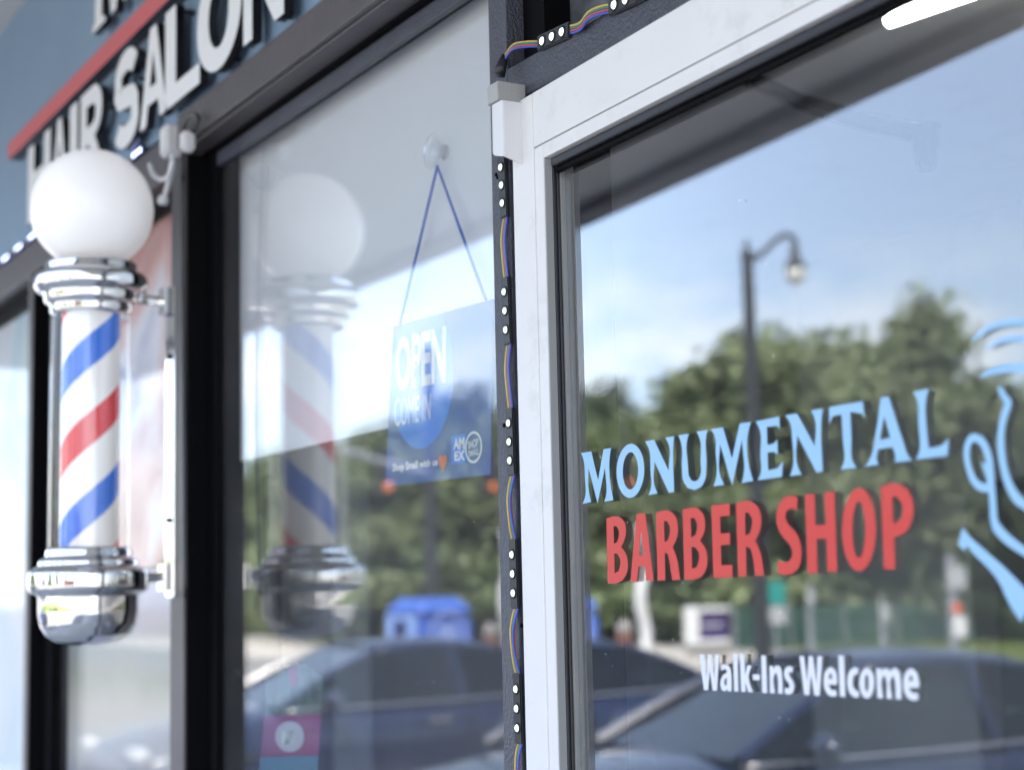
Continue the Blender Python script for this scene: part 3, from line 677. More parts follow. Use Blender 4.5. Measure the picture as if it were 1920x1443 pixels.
WLK = [
 cC([(105, 143), (178, 143), (218, 540), (240, 143), (298, 145), (345, 540), (358, 147), (425, 148), (385, 733), (318, 730), (268, 400), (243, 725), (175, 723)]),
 cC([(455, 322), (500, 303), (570, 320), (605, 370), (618, 450), (627, 743), (565, 743), (560, 700), (520, 745), (475, 730), (445, 650), (445, 580), (480, 480), (545, 440), (550, 405), (530, 380), (495, 385), (462, 408)]),
 cC([(550, 518), (515, 545), (505, 600), (520, 655), (548, 640)]),
 cC([(650, 133), (718, 132), (738, 747), (672, 743)]),
 cC([(762, 133), (832, 133), (850, 480), (885, 320), (957, 320), (905, 490), (975, 760), (900, 755), (852, 590), (855, 753), (787, 750)]),
 cC([(972, 467), (1083, 470), (1083, 560), (978, 558)]),
 cC([(1113, 157), (1188, 157), (1207, 772), (1130, 767)]),
 cC([(1248, 328), (1300, 328), (1310, 380), (1345, 325), (1400, 325), (1438, 380), (1450, 480), (1462, 783), (1390, 778), (1378, 500), (1355, 430), (1328, 470), (1333, 777), (1258, 773)]),
 cC([(1628, 345), (1560, 330), (1500, 370), (1487, 450), (1510, 540), (1560, 610), (1580, 660), (1550, 700), (1500, 680), (1495, 775), (1560, 798), (1620, 775), (1650, 690), (1635, 590), (1580, 500), (1560, 450), (1585, 420), (1625, 440)]),
 cD([(-9, 152), (62, 153), (105, 545), (132, 152), (195, 153), (247, 560), (262, 155), (335, 155), (295, 747), (217, 742), (165, 420), (140, 737), (68, 735)]),
 cD([(555, 583), (433, 580), (445, 630), (490, 668), (543, 657), (553, 748), (480, 760), (410, 725), (365, 620), (358, 500), (380, 390), (430, 325), (480, 318), (530, 370), (553, 470)]),
 cD([(432, 495), (440, 430), (460, 402), (480, 440), (487, 495)]),
 cD([(578, 143), (658, 143), (682, 765), (602, 760)]),
 cD([(875, 335), (820, 322), (750, 370), (713, 480), (715, 600), (750, 710), (820, 775), (885, 770), (882, 675), (840, 675), (800, 620), (793, 530), (805, 460), (840, 422), (872, 430)]),
 cD(ell(1003, 557, 112, 230), False), cD(ell(1003, 553, 30, 135), False),
 cD([(1143, 338), (1215, 335), (1222, 385), (1260, 335), (1310, 335), (1350, 385), (1400, 335), (1450, 335), (1495, 400), (1510, 500), (1523, 800), (1437, 797), (1420, 500), (1400, 440), (1372, 480), (1383, 795), (1300, 790), (1285, 480), (1262, 435), (1237, 480), (1247, 787), (1165, 785)]),
 cD([(1785, 628), (1640, 625), (1655, 675), (1705, 713), (1765, 700), (1780, 800), (1700, 817), (1620, 785), (1565, 680), (1553, 550), (1575, 420), (1630, 345), (1690, 338), (1750, 400), (1782, 500)]),
 cD([(1635, 525), (1645, 465), (1667, 433), (1685, 465), (1697, 525)]),
]
dpart('white_lettering', vinyl('white_lettering', WLK, None), MT['vinyl_white'])
cE = crop(1780, 580, 4.509)
DY = 1352.7
def f_(pts): return [(a, b+DY) for a, b in pts]
LOGO = [
 cE([(185, 268), (250, 190), (340, 125), (450, 90), (560, 77), (640, 75), (900, 110), (900, 160), (640, 131), (540, 138), (440, 150), (340, 180), (260, 225), (195, 268)]),
 cE([(300, 345), (350, 290), (430, 245), (520, 222), (631, 220), (880, 250), (880, 300), (631, 275), (540, 275), (450, 285), (370, 310), (305, 347)]),
 cE([(255, 570), (310, 520), (400, 480), (500, 457), (620, 455), (880, 500), (880, 570), (631, 533), (540, 530), (430, 540), (330, 560), (262, 577)]),
 cE([(408, 655), (420, 643), (435, 652), (480, 715), (520, 765), (525, 800), (500, 880), (475, 970), (463, 1080), (470, 1200), (495, 1352)] + f_([(530, 100), (580, 190), (640, 250), (820, 380), (820, 480), (640, 345), (560, 290), (500, 200), (460, 100), (435, 0)]) + [(415, 1250), (405, 1120), (415, 1000), (440, 880), (467, 790), (430, 730)]),
 cE([(215, 1045), (275, 1070), (330, 1150), (365, 1270), (375, 1352)] + f_([(385, 150), (400, 330), (412, 430), (460, 500), (540, 575), (640, 652), (840, 800), (840, 880), (640, 735), (520, 660), (420, 575), (365, 500), (347, 420), (342, 300), (335, 192), (290, 190), (230, 165), (180, 100), (145, 0)]) + [(128, 1270), (122, 1190), (140, 1110), (175, 1060)]),
 cE([(215, 1113), (260, 1150), (295, 1220), (312, 1302), (268, 1288), (300, 1380)] + f_([(322, 115), (290, 118), (240, 85), (195, 0)]) + [(175, 1280), (172, 1200), (185, 1135)]),
 cE(f_([(110, 487), (160, 550), (300, 680), (460, 820), (640, 1003), (860, 1200), (700, 1130), (640, 1225), (608, 1290), (560, 1220), (480, 1080), (420, 950), (340, 845), (200, 705), (145, 640), (130, 687), (77, 632), (95, 560)])),
]
dpart('head_emblem', vinyl('head_emblem', LOGO, None), MT['vinyl_blue'])

# ------------------------------------------------------------------ LED strips
def led_module(parent, c, ax, nv, length, width, n=3, lit=MT['led_lit'], spacing=None, r=0.0036):
    """black module centred at c, long axis ax, face normal nv"""
    ax = Vector(ax).normalized(); nv = Vector(nv).normalized(); sd_ = nv.cross(ax).normalized()
    bm = bmesh.new(); c = Vector(c); h = 0.004
    P = [c + ax*(sx*length/2) + sd_*(sy*width/2) + nv*hz for hz in (0, h) for sx, sy in ((-1, -1), (1, -1), (1, 1), (-1, 1))]
    hexa(bm, P); bmesh.ops.bevel(bm, geom=list(bm.edges), offset=0.0012, segments=2, affect='EDGES')
    mo = put('led_module', meshof(bm), MT['led_body'], parent); mo.matrix_parent_inverse = Matrix.Translation(parent.location).inverted()
    sp = spacing or length/ (n+0.2)
    q = nv.to_track_quat('Z', 'Y').to_matrix().to_4x4()
    for k in range(n):
        p = c + ax*((k-(n-1)/2)*sp)
        rim = lathe([(r*1.45, h-0.0005), (r*1.5, h+0.0006), (r*1.05, h+0.0010), (r*1.0, h+0.0002)], 20)
        bmesh.ops.transform(rim, matrix=Matrix.Translation(p) @ q, verts=rim.verts)
        put('led_rim', meshof(rim), MT['led_pcb'], mo, smooth=True)
        ln = lathe([(r, h+0.0003), (r*0.85, h+0.0015), (r*0.4, h+0.0021), (0, h+0.0022)], 16)
        bmesh.ops.transform(ln, matrix=Matrix.Translation(p) @ q, verts=ln.verts)
        put('led', meshof(ln), lit, mo, smooth=True)
    return mo
def ribbon(parent, path, side, cols=('wire_y', 'wire_g', 'wire_r', 'wire_b'), r=0.00120, tw=0.0):
    pts = smooth_path(path, 8); side = Vector(side).normalized(); nv = Vector((0, -1, 0))
    for k, cn in enumerate(cols):
        off = (k-(len(cols)-1)/2)*r*1.95; P = []
        for i, p in enumerate(pts):
            a = tw*sin(pi*i/(len(pts)-1))
            P.append(p + side*off*cos(a) + nv*abs(off)*sin(a)*1.0 + nv*r)
        bm = bmesh.new(); tube(bm, P, r, 6)
        o = put('wire', meshof(bm), MT[cn], parent, smooth=True); o.matrix_parent_inverse = Matrix.Translation(parent.location).inverted()
SY = WY-0.0005
rb = thing('led_strip', 'black strip of small lit LED modules joined by rainbow wires down the door mullion', 'led strip', on_y(960, 1430, WY))
groups = [((943.0, 314), (944.5, 348), (946, 381)), ((949.5, 548), (951, 583), (952.5, 619)), ((957.5, 793), (959, 828), (960, 863)), ((964, 1038), (965.5, 1075), (966.5, 1110)), ((972, 1290), (973, 1327), (974.5, 1363))]
ends = []
for gp in groups:
    a, m_, b = [on_y(px+3.0, py, SY) for px, py in gp]
    sp = (b-a).length/2; ax = (b-a).normalized()
    led_module(rb, m_, ax, (0, -1, 0), sp*2+0.030, 0.0150, 3, spacing=sp, r=0.0035)
    ends.append((m_-ax*(sp+0.014), m_+ax*(sp+0.014)))
prev = on_y(944, 285, SY-0.004)
ribbon(rb, [on_y(940, 268, SY-0.006), prev, ends[0][0]], (1, 0, 0))
rr = random.Random(5)
for i in range(4):
    a, b = ends[i][1], ends[i+1][0]; m1 = a.lerp(b, 0.35); m2 = a.lerp(b, 0.7)
    m1 = m1 + Vector((rr.uniform(-0.0015, 0.0), -0.0025, 0)); m2 = m2 + Vector((rr.uniform(-0.001, 0.001), -0.002, 0))
    ribbon(rb, [a, m1, m2, b], (1, 0, 0), tw=[0.1, 0.15, 0.9, 1.0][i])
a = ends[4][1]; ribbon(rb, [a, a+Vector((0.001, -0.003, -0.03)), a+Vector((0.003, -0.002, -0.12))], (1, 0, 0), tw=0.9)
rb2 = thing('led_strip', 'short run of lit LED modules with rainbow wires along the bar above the door', 'led strip', on_y(1040, 75, WY))
gp = [on_y(px, py, SY) for px, py in ((1024, 78), (1042, 70), (1061, 61))]
sp = (gp[2]-gp[0]).length/2; ax = (gp[2]-gp[0]).normalized()
led_module(rb2, gp[1], ax, (0, -1, 0), sp*2+0.022, 0.0155, 3, spacing=sp, r=0.0040)
e0, e1 = gp[1]-ax*(sp+0.010), gp[1]+ax*(sp+0.010)
h0 = on_y(1159, 11, SY); h1 = h0+ax*sp
led_module(rb2, h1, ax, (0, -1, 0), sp*2+0.022, 0.0155, 3, spacing=sp, r=0.0040)
ribbon(rb2, [e1, on_y(1090, 50, SY-0.004), on_y(1104, 32, SY-0.006), on_y(1122, 22, SY-0.004), h1-ax*(sp+0.009)], (0, 0, -1))
n3 = h1+ax*(sp*2+0.09)
ribbon(rb2, [h1+ax*(sp+0.010), h1+ax*(sp+0.04)+Vector((0, -0.004, 0.004)), n3-ax*(sp+0.010)], (0, 0, -1))
led_module(rb2, n3, ax, (0, -1, 0), sp*2+0.022, 0.0155, 3, spacing=sp)
j = on_y(946, 112, SY-0.010)
ribbon(rb2, [e0, on_y(985, 84, SY-0.008), on_y(962, 90, SY-0.012), j], (-0.3, 0, -1), r=0.0009)
bm = bmesh.new(); tube(bm, [j+Vector((0.001, 0, 0.004)), on_y(940, 125, SY-0.014), on_y(936, 142, SY-0.016)], [0.0035, 0.0055, 0.006], 10)
o = put('connector', meshof(bm), MT['wire_k'], rb2, smooth=True); o.matrix_parent_inverse = Matrix.Translation(rb2.location).inverted()
# strip along the edge of the blue wall, lit blue white
rb3 = thing('led_strip', 'row of bright blue white LED clusters under the blue wall behind the globe', 'led strip', (-2.9, WY, 2.525))
x = -3.75
k = 0
while x < -2.50:
    led_module(rb3, (x, WY-0.001, 2.527+0.001*sin(k*2.1)), (1, 0, 0), (0, -1, 0), 0.062, 0.013, 3, lit=MT['led_blue'], spacing=0.018, r=0.0042)
    if x + 0.115 < -2.50:
        ribbon(rb3, [(x+0.031, WY-0.001, 2.527), (x+0.058, WY-0.004, 2.524), (x+0.084, WY-0.001, 2.527)], (0, 0, -1), r=0.0009)
    x += 0.115; k += 1

# ------------------------------------------------------------------ adapter and cables
ad = thing('power_adapter', 'white power adapter with dangling cables beside the window corner', 'power adapter', (-2.42, WY, 2.46))
def apart(name, bm, m, sm=True):
    o = put(name, meshof(bm), m, ad, smooth=sm); o.matrix_parent_inverse = Matrix.Translation(ad.location).inverted(); return o
bm = bmesh.new(); a0 = on_y(318, 262, -0.070); box(bm, a0.x-0.020, a0.x+0.010, -0.080, -0.052, a0.z-0.026, a0.z+0.022); bmesh.ops.bevel(bm, geom=list(bm.edges), offset=0.004, segments=3, affect='EDGES'); apart('box', bm, MT['plastic_white'], False)
bm = bmesh.new(); b0 = on_y(352, 262, -0.075); box(bm, b0.x-0.010, b0.x+0.008, -0.085, -0.065, b0.z-0.018, b0.z+0.012); bmesh.ops.bevel(bm, geom=list(bm.edges), offset=0.004, segments=3, affect='EDGES'); apart('plug', bm, MT['plastic_white'], False)
bm = bmesh.new(); tube(bm, smooth_path([on_y(324, 292, -0.08), on_y(322, 320, -0.08), on_y(314, 350, -0.08), on_y(307, 375, -0.08)]), 0.0045, 8); apart('cable', bm, MT['wire_w'])
bm = bmesh.new(); tube(bm, smooth_path([on_y(307, 366, -0.08), on_y(305, 384, -0.08)], 3), [0.006, 0.009, 0.0095, 0.007], 10); apart('plug', bm, MT['wire_w'])
bm = bmesh.new(); tube(bm, smooth_path([on_y(281, 309, -0.085), on_y(287, 326, -0.085), on_y(301, 336, -0.085), on_y(316, 330, -0.085), on_y(324, 300, -0.085)]), 0.0042, 8); apart('cable', bm, MT['wire_w'])
bm = bmesh.new(); tube(bm, smooth_path([on_y(343, 330, -0.066), on_y(344, 250, -0.068), on_y(352, 222, -0.075), on_y(366, 214, -0.08), on_y(372, 226, -0.075), on_y(360, 246, -0.07), on_y(352, 250, -0.066)]), 0.0028, 8); apart('cable', bm, MT['wire_k'])
bm = bmesh.new(); tube(bm, smooth_path([on_y(343, 320, -0.066), on_y(345, 700, -0.060), on_y(349, 1120, -0.060)]), 0.0032, 8); apart('cable', bm, MT['wire_k'])

# ------------------------------------------------------------------ things behind the window glass
YB = 0.024
sh = thing('roller_blind', 'white shade film hanging behind the upper half of the window', 'shade', (-1.9, YB, 2.4))
zb2 = on_y(640, 822, YB).z; xl = on_y(424, 600, YB).x
def rrect(x0, x1, z0, z1, r, n=6):
    o = []
    for cx, cz, a0 in ((x1-r, z0+r, -90), (x1-r, z1-r, 0), (x0+r, z1-r, 90), (x0+r, z0+r, 180)):
        for k in range(n+1): a = radians(a0+90*k/n); o.append((cx+r*cos(a), cz+r*sin(a)))
    return o
me = flat_mesh([rrect(xl, -1.432, zb2, 2.466, 0.012)], 0.0006, 'shade'); map_mesh(me, lambda v: Vector((v.x, YB+v.z, v.y)))
o = put('film', me, MT['blind'], sh); o.matrix_parent_inverse = Matrix.Translation(sh.location).inverted()
bm = bmesh.new(); tube(bm, [(xl-0.004, YB+0.012, 2.455), (-1.432, YB+0.012, 2.455)], 0.010, 14)
o = put('roller', meshof(bm), MT['room_wall'], sh, smooth=True); o.matrix_parent_inverse = Matrix.Translation(sh.location).inverted()

YS = 0.013
sg = thing('open_sign', 'blue OPEN COME IN sign hanging by a cord from a suction cup inside the window', 'sign', (-1.69, YS, 1.93))
def spart(name, me, m, par=None, sm=False):
    o = put(name, me, m, sg, smooth=sm); o.matrix_parent_inverse = Matrix.Translation(sg.location).inverted(); return o
def S2(px, py): q = on_y(px, py, YS); return (q.x, q.z)
C4 = [S2(737, 612), S2(923, 561), S2(920, 889), S2(722, 912)]
me = flat_mesh([C4], 0.0015, 'board'); map_mesh(me, lambda v: Vector((v.x, YS+0.0015+v.z, v.y))); spart('board', me, MT['sign_navy'])
# big blue disc clipped by the board
cx_, cz_ = S2(790, 705); rad = 0.105
def inside(p, poly):
    s_ = None
    for i in range(len(poly)):
        a, b = poly[i], poly[(i+1) % len(poly)]; c = (b[0]-a[0])*(p[1]-a[1])-(b[1]-a[1])*(p[0]-a[0])
        if s_ is None: s_ = c > 0
        elif (c > 0) != s_: return False
    return True
disc = []
zb_low = S2(780, 843)[1]; rad = cz_-zb_low
for k in range(64):
    a = 2*pi*k/64; t = 1.0
    for _ in range(60):
        p = (cx_+rad*0.97*t*cos(a), cz_+rad*t*sin(a))
        if inside(p, C4): break
        t -= 1/60
    disc.append(p)
me = flat_mesh([disc], 0.0001, 'disc'); map_mesh(me, lambda v: Vector((v.x, YS-0.0004+v.z, v.y))); spart('disc', me, MT['sign_blue'])
def quadtext(txt, quad, m, name, depth=0.02, bold=0.0, y=None, fn=None):
    """text stretched onto the quad (tl, tr, br, bl) given in plane coordinates"""
    me = text_mesh(txt, 0.0, name, bold)
    xs = [v.co.x for v in me.vertices]; ys = [v.co.y for v in me.vertices]; x0, x1, y0, y1 = min(xs), max(xs), min(ys), max(ys)
    tl, tr, br, bl = [Vector(q) for q in quad]
    yy = YS-0.0008 if y is None else y
    def f(v):
        s_ = (v.x-x0)/(x1-x0); t = (v.y-y0)/(y1-y0)
        p = (bl*(1-s_)+br*s_)*(1-t)+(tl*(1-s_)+tr*s_)*t
        return fn(p) if fn else Vector((p.x, yy, p.y))
    map_mesh(me, f); return me
spart('lettering', quadtext('OPEN', [S2(743, 634), S2(837, 610), S2(836, 717), S2(743, 735)], None, 'lettering', bold=0.03), MT['sign_white'])
spart('lettering', quadtext('COME IN', [S2(741, 747), S2(809, 737), S2(808, 787), S2(741, 800)], None, 'lettering', bold=0.0), MT['sign_white'])
spart('lettering', quadtext('Shop Small with us', [S2(737, 869), S2(822, 858), S2(822, 876), S2(737, 888)], None, 'lettering', bold=0.03), MT['sign_white'])
hp = []
for k in range(30):
    t = 2*pi*k/30; hp.append((16*sin(t)**3, 13*cos(t)-5*cos(2*t)-2*cos(3*t)-cos(4*t)))
hc = S2(831, 866); me = flat_mesh([[(hc[0]+a*0.00065, hc[1]+b*0.00068) for a, b in hp]], 0.0001, 'heart'); map_mesh(me, lambda v: Vector((v.x, YS-0.0008+v.z, v.y))); spart('heart', me, MT['heart'])
me = flat_mesh([[S2(847, 817), S2(874, 813), S2(874, 867), S2(847, 871)]], 0.0001, 'sq'); map_mesh(me, lambda v: Vector((v.x, YS-0.0006+v.z, v.y))); spart('square_logo', me, MT['sign_blue'])
spart('lettering', quadtext('AM', [S2(851, 822), S2(872, 819), S2(872, 841), S2(851, 843)], None, 'lettering', bold=0.04), MT['sign_white'])
spart('lettering', quadtext('EX', [S2(853, 846), S2(873, 843), S2(873, 862), S2(853, 864)], None, 'lettering', bold=0.04), MT['sign_white'])
ce = S2(889, 838); ring = [(ce[0]+0.0195*cos(a), ce[1]+0.0175*sin(a)) for a in [2*pi*k/32 for k in range(32)]]
ring2 = [(ce[0]+(x-ce[0])*0.84, ce[1]+(z-ce[1])*0.84) for x, z in ring]
me = flat_mesh([ring, ring2], 0.0001, 'ring'); map_mesh(me, lambda v: Vector((v.x, YS-0.0008+v.z, v.y))); spart('round_logo', me, MT['sign_white'])
spart('lettering', quadtext('SHOP', [S2(879, 828), S2(898, 820), S2(898, 836), S2(879, 842)], None, 'lettering', bold=0.02), MT['sign_white'])
spart('lettering', quadtext('SMALL', [S2(879, 845), S2(899, 839), S2(899, 851), S2(880, 857)], None, 'lettering', bold=0.02), MT['sign_white'])
apex = on_y(820, 312, YS)
bm = bmesh.new(); tube(bm, smooth_path([Vector((*S2(750, 611), 0)).xzy if False else Vector((S2(750, 608)[0], YS, S2(750, 608)[1])), apex, Vector((S2(911, 562)[0], YS, S2(911, 562)[1]))], 2)[0:0] or [Vector((S2(750, 608)[0], YS, S2(750, 608)[1])), apex, Vector((S2(911, 562)[0], YS, S2(911, 562)[1]))], 0.0020, 8)
spart('cord', meshof(bm), MT['cord_blue'])
cc = on_y(810, 284, 0.007); bm = lathe([(0.0001, 0.0), (0.008, 0.001), (0.018, 0.004), (0.0215, 0.0005), (0.0215, 0.0), (0.018, 0.0025), (0.006, 0.006), (0.006, 0.013), (0.009, 0.015), (0.0, 0.0155)], 32)
bmesh.ops.transform(bm, matrix=Matrix.Translation((cc.x, 0.0065, cc.z)) @ Matrix.Rotation(-pi/2, 4, 'X'), verts=bm.verts)
spart('suction_cup', meshof(bm), MT['clear'], sm=True)

# hanging tag low in the window
YT = 0.012
tg_ = thing('window_tag', 'carton shaped window sticker with a pink panel and round emblem low in the window', 'sticker', on_y(545, 1430, YT))
def T2(px, py): q = on_y(px, py, YT); return (q.x, q.z)
def tpart(name, polys, m, dy=0.0):
    me = flat_mesh(polys, 0.0004, name); map_mesh(me, lambda v: Vector((v.x, YT-dy+v.z, v.y)))
    o = put(name, me, m, tg_); o.matrix_parent_inverse = Matrix.Translation(tg_.location).inverted()
tpart('upper_panel', [[T2(500, 1272), T2(530, 1246), T2(572, 1244), T2(606, 1270), T2(603, 1336), T2(496, 1340)]], MT['tag_green'])
tpart('gable_panel', [[T2(541, 1250), T2(562, 1249), T2(558, 1285), T2(545, 1285)]], MT['tag_pink'], 0.001)
tpart('pink_panel', [[T2(496, 1341), T2(603, 1337), T2(597, 1414), T2(489, 1418)]], MT['tag_pink'])
tpart('lower_panel', [[T2(489, 1419), T2(597, 1415), T2(590, 1560), T2(480, 1565)]], MT['tag_blue'])
tpart('roundel', [[T2(545+27*cos(a), 1380+29*sin(a)) for a in [2*pi*k/28 for k in range(28)]]], MT['sign_grey'], 0.001)
tpart('emblem', [[T2(543+12*cos(a), 1381+15*sin(a)+3*sin(3*a)) for a in [2*pi*k/20 for k in range(20)]]], MT['tag_print'], 0.002)

# posters, and a panel painted as a reflection, in the left hand windows
p = boxobj('hair_poster', MT['poster'], None, -3.24, -2.45, 0.012, 0.014, 1.86, 2.44); tag(p, 'large hair poster in pink and brown behind the glass beside the barber pole', 'poster')
def bandmat():  # bands by height put a blurred ground reflection into the colour
    m, t, b = newmat('reflection_bands'); tcn = t.nodes.new('ShaderNodeTexCoord'); sp = t.nodes.new('ShaderNodeSeparateXYZ'); n = t.nodes.new('ShaderNodeTexNoise')
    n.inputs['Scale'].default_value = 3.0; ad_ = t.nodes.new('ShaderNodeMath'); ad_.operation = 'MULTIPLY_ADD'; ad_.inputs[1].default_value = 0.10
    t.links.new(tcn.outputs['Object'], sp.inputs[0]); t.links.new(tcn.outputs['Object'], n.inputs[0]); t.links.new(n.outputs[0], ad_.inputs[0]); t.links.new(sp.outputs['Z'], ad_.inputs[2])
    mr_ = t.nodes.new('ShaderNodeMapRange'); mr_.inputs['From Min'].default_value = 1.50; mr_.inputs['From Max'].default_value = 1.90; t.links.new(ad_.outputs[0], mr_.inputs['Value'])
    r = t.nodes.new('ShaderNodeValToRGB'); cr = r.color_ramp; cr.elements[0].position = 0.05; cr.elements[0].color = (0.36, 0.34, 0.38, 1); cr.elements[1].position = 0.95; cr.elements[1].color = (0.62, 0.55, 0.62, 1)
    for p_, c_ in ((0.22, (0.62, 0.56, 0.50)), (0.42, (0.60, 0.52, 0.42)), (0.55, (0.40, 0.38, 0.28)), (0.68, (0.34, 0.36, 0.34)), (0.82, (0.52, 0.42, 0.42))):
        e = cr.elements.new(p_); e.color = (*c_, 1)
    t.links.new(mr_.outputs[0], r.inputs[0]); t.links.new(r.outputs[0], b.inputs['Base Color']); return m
p = boxobj('reflection_panel', bandmat(), None, -3.24, -2.45, 0.012, 0.014, 0.7, 1.855); tag(p, 'beige and grey panel painted as a blurred ground reflection under the hair poster', 'poster')
p = boxobj('pale_poster', MT['poster_pale'], None, -4.3, -3.34, 0.012, 0.014, 1.2, 2.43); tag(p, 'pale faded poster behind the glass at the far left', 'poster')

# lit tube in the shop and a bracket arm
A1 = None
def on_z(px, py, z): v = ray(px, py); return CAM + v*((z-CAM.z)/v.z)
ta, tb = on_z(1666, 38, 2.85), on_z(1800, -8, 2.85)
lt = thing('tube_lamp', 'lit white tube lamp on the shop ceiling behind the door glass', 'lamp', ta)
bm = bmesh.new(); d_ = (tb-ta).normalized(); tube(bm, [ta, ta+d_*0.9], 0.013, 12); o = put('tube', meshof(bm), mat('lit_lamp_tube', (0.9, 0.9, 0.9), 0.4, emit=(1, 0.98, 0.95), es=8.0), lt); o.matrix_parent_inverse = Matrix.Translation(lt.location).inverted()
bm = bmesh.new(); tube(bm, [ta+Vector((0, 0, 0.028)), ta+d_*1.2+Vector((0, 0, 0.028))], 0.012, 8); o = put('housing', meshof(bm), MT['plastic_white'], lt); o.matrix_parent_inverse = Matrix.Translation(lt.location).inverted()
pq = [on_y(px, py, 0.9) for px, py in ((1392, 140), (1500, 190), (1620, 228), (1728, 250))]
ba = thing('ceiling_bracket', 'thin dark bracket arm with a small fixture inside the shop behind the door glass', 'bracket', pq[-1])
bm = bmesh.new(); tube(bm, pq, 0.014, 8); o = put('arm', meshof(bm), MT['black'], ba); o.matrix_parent_inverse = Matrix.Translation(ba.location).inverted()
bm = bmesh.new(); q = on_y(1734, 262, 0.9); tube(bm, [q+Vector((0, 0, 0.02)), q-Vector((0, 0, 0.045))], [0.024, 0.012], 10); o = put('fixture', meshof(bm), MT['black'], ba); o.matrix_parent_inverse = Matrix.Translation(ba.location).inverted()

# ================================================================== across the car park (seen mirrored in the glass)
def wheel(parent, x, y, r, side):
    wr = put('wheel', meshof(lathe([(0, -0.09), (r*0.62, -0.09), (r*0.94, -0.10), (r, -0.07), (r, 0.07), (r*0.94, 0.10), (r*0.62, 0.09), (0, 0.06)], 32)), MT['tyre'], parent, smooth=True)
    wr.location = (x, y, r); wr.rotation_euler = (0, pi/2, 0)
    rm = lathe([(0, 0.095), (r*0.14, 0.10), (r*0.16, 0.075), (r*0.56, 0.085), (r*0.63, 0.104), (r*0.66, 0.098)], 24)
    for v in rm.verts: v.co.z *= side
    sp = bmesh.new()
    ro = put('rim', meshof(rm), MT['rim'], wr, smooth=True); return wr
def car(name, label, xc, nose, P):
    """car parked nose-in: local y runs from nose (0) backwards (-)."""
    o = thing(name, label, 'car', (xc, nose, 0.0), 0, 'dark cars parked nose-in at the kerb')
    Wd = P['w']/2
    # stations: (dist from nose, z_low, z_belt, half width, z_shoulder)
    st = P['body']; bm = bmesh.new(); rings = []
    for (d, zl, zs, zt_, hw) in st:
        prof = [(0.0, zl), (hw*0.80, zl), (hw*0.97, zl+0.07), (hw*1.0, zl+(zs-zl)*0.45), (hw*0.985, zl+(zs-zl)*0.8), (hw*0.93, zs), (hw*0.72, zs+(zt_-zs)*0.6), (hw*0.4, zs+(zt_-zs)*0.93), (0.0, zt_)]
        full = prof + [(-x, z) for x, z in prof[-2:0:-1]]
        rings.append([bm.verts.new((x, -d, z)) for x, z in full])
    for a, b in zip(rings, rings[1:]):
        n = len(a)
        for k in range(n): bm.faces.new((a[k], a[(k+1) % n], b[(k+1) % n], b[k]))
    bm.faces.new(rings[0][::-1]); bm.faces.new(rings[-1])
    body = put('body', meshof(bm), MT['car_paint'], o, smooth=True)
    md = body.modifiers.new('s', 'SUBSURF'); md.levels = 1; md.render_levels = 2
    # greenhouse: roof and pillars solid, glass between
    gh = P['green']         # list of (d, half width, z) for base and roof corners: cowl, roof front, roof rear, deck
    (dc, wc, zc), (d1, w1, z1), (d2, w2, z2), (dd, wd, zd) = gh
    bm = bmesh.new(); n = 8; R = []
    for i in range(n+1):
        t = i/n; d = d1+(d2-d1)*t; hw = w1+(w2-w1)*t; z = z1+(z2-z1)*t + 0.045*sin(pi*t)
        R.append([bm.verts.new((hw*x, -d, z-dz)) for x, dz in ((-1.0, 0.05), (-0.93, 0.012), (-0.6, -0.022), (0, -0.035), (0.6, -0.022), (0.93, 0.012), (1.0, 0.05))])
    for a, b in zip(R, R[1:]):
        for k in range(6): bm.faces.new((a[k], a[k+1], b[k+1], b[k]))
    rf = put('roof', meshof(bm), MT['car_paint'], o, smooth=True); md = rf.modifiers.new('t', 'SOLIDIFY'); md.thickness = 0.03
    bm = bmesh.new()
    for sx in (-1, 1):
        for a, b in (((dc, wc, zc), (d1, w1, z1-0.03)), ((dd, wd, zd), (d2, w2, z2-0.03))):
            tube(bm, smooth_path([(sx*a[1], -a[0], a[2]), (sx*(a[1]*0.48+b[1]*0.52), -(a[0]*.5+b[0]*.5), a[2]*.46+b[2]*.54+0.012), (sx*b[1], -b[0], b[2])], 4), 0.04, 6)
        dm = (d1*0.42+d2*0.58); tube(bm, [(sx*(wc*0.99), -dm-0.05, zc-0.03), (sx*w1, -dm, z1-0.01)], 0.045, 6)
    put('pillar', meshof(bm), MT['car_paint'], o)
    def pane(name_, pts):
        bm = bmesh.new(); bm.faces.new([bm.verts.new(p) for p in pts]); q = put(name_, meshof(bm), MT['car_glass'], o); md = q.modifiers.new('t', 'SOLIDIFY'); md.thickness = 0.005
    pane('windscreen', [(-wc, -dc, zc), (wc, -dc, zc), (w1*.97, -d1, z1-0.01), (-w1*.97, -d1, z1-0.01)])
    pane('rear_window', [(-wd, -dd, zd), (wd, -dd, zd), (w2*.97, -d2, z2-0.01), (-w2*.97, -d2, z2-0.01)])
    for sx in (-1, 1): pane('side_window', [(sx*wc, -dc, zc-0.02), (sx*w1, -d1, z1-0.03), (sx*w2, -d2, z2-0.03), (sx*wd, -dd, zd-0.02)])
    # seats seen through the glass
    bm = bmesh.new()
    for sx in (-0.37, 0.37):
        for dy in (d1+0.25, d2-0.25):
            box(bm, sx-0.22, sx+0.22, -dy-0.14, -dy, 0.5, zc+0.10); box(bm, sx-0.11, sx+0.11, -dy-0.12, -dy-0.03, zc+0.13, zc+0.28)
    bmesh.ops.bevel(bm, geom=list(bm.edges), offset=0.03, segments=2, affect='EDGES'); put('seats', meshof(bm), MT['car_seat'], o)
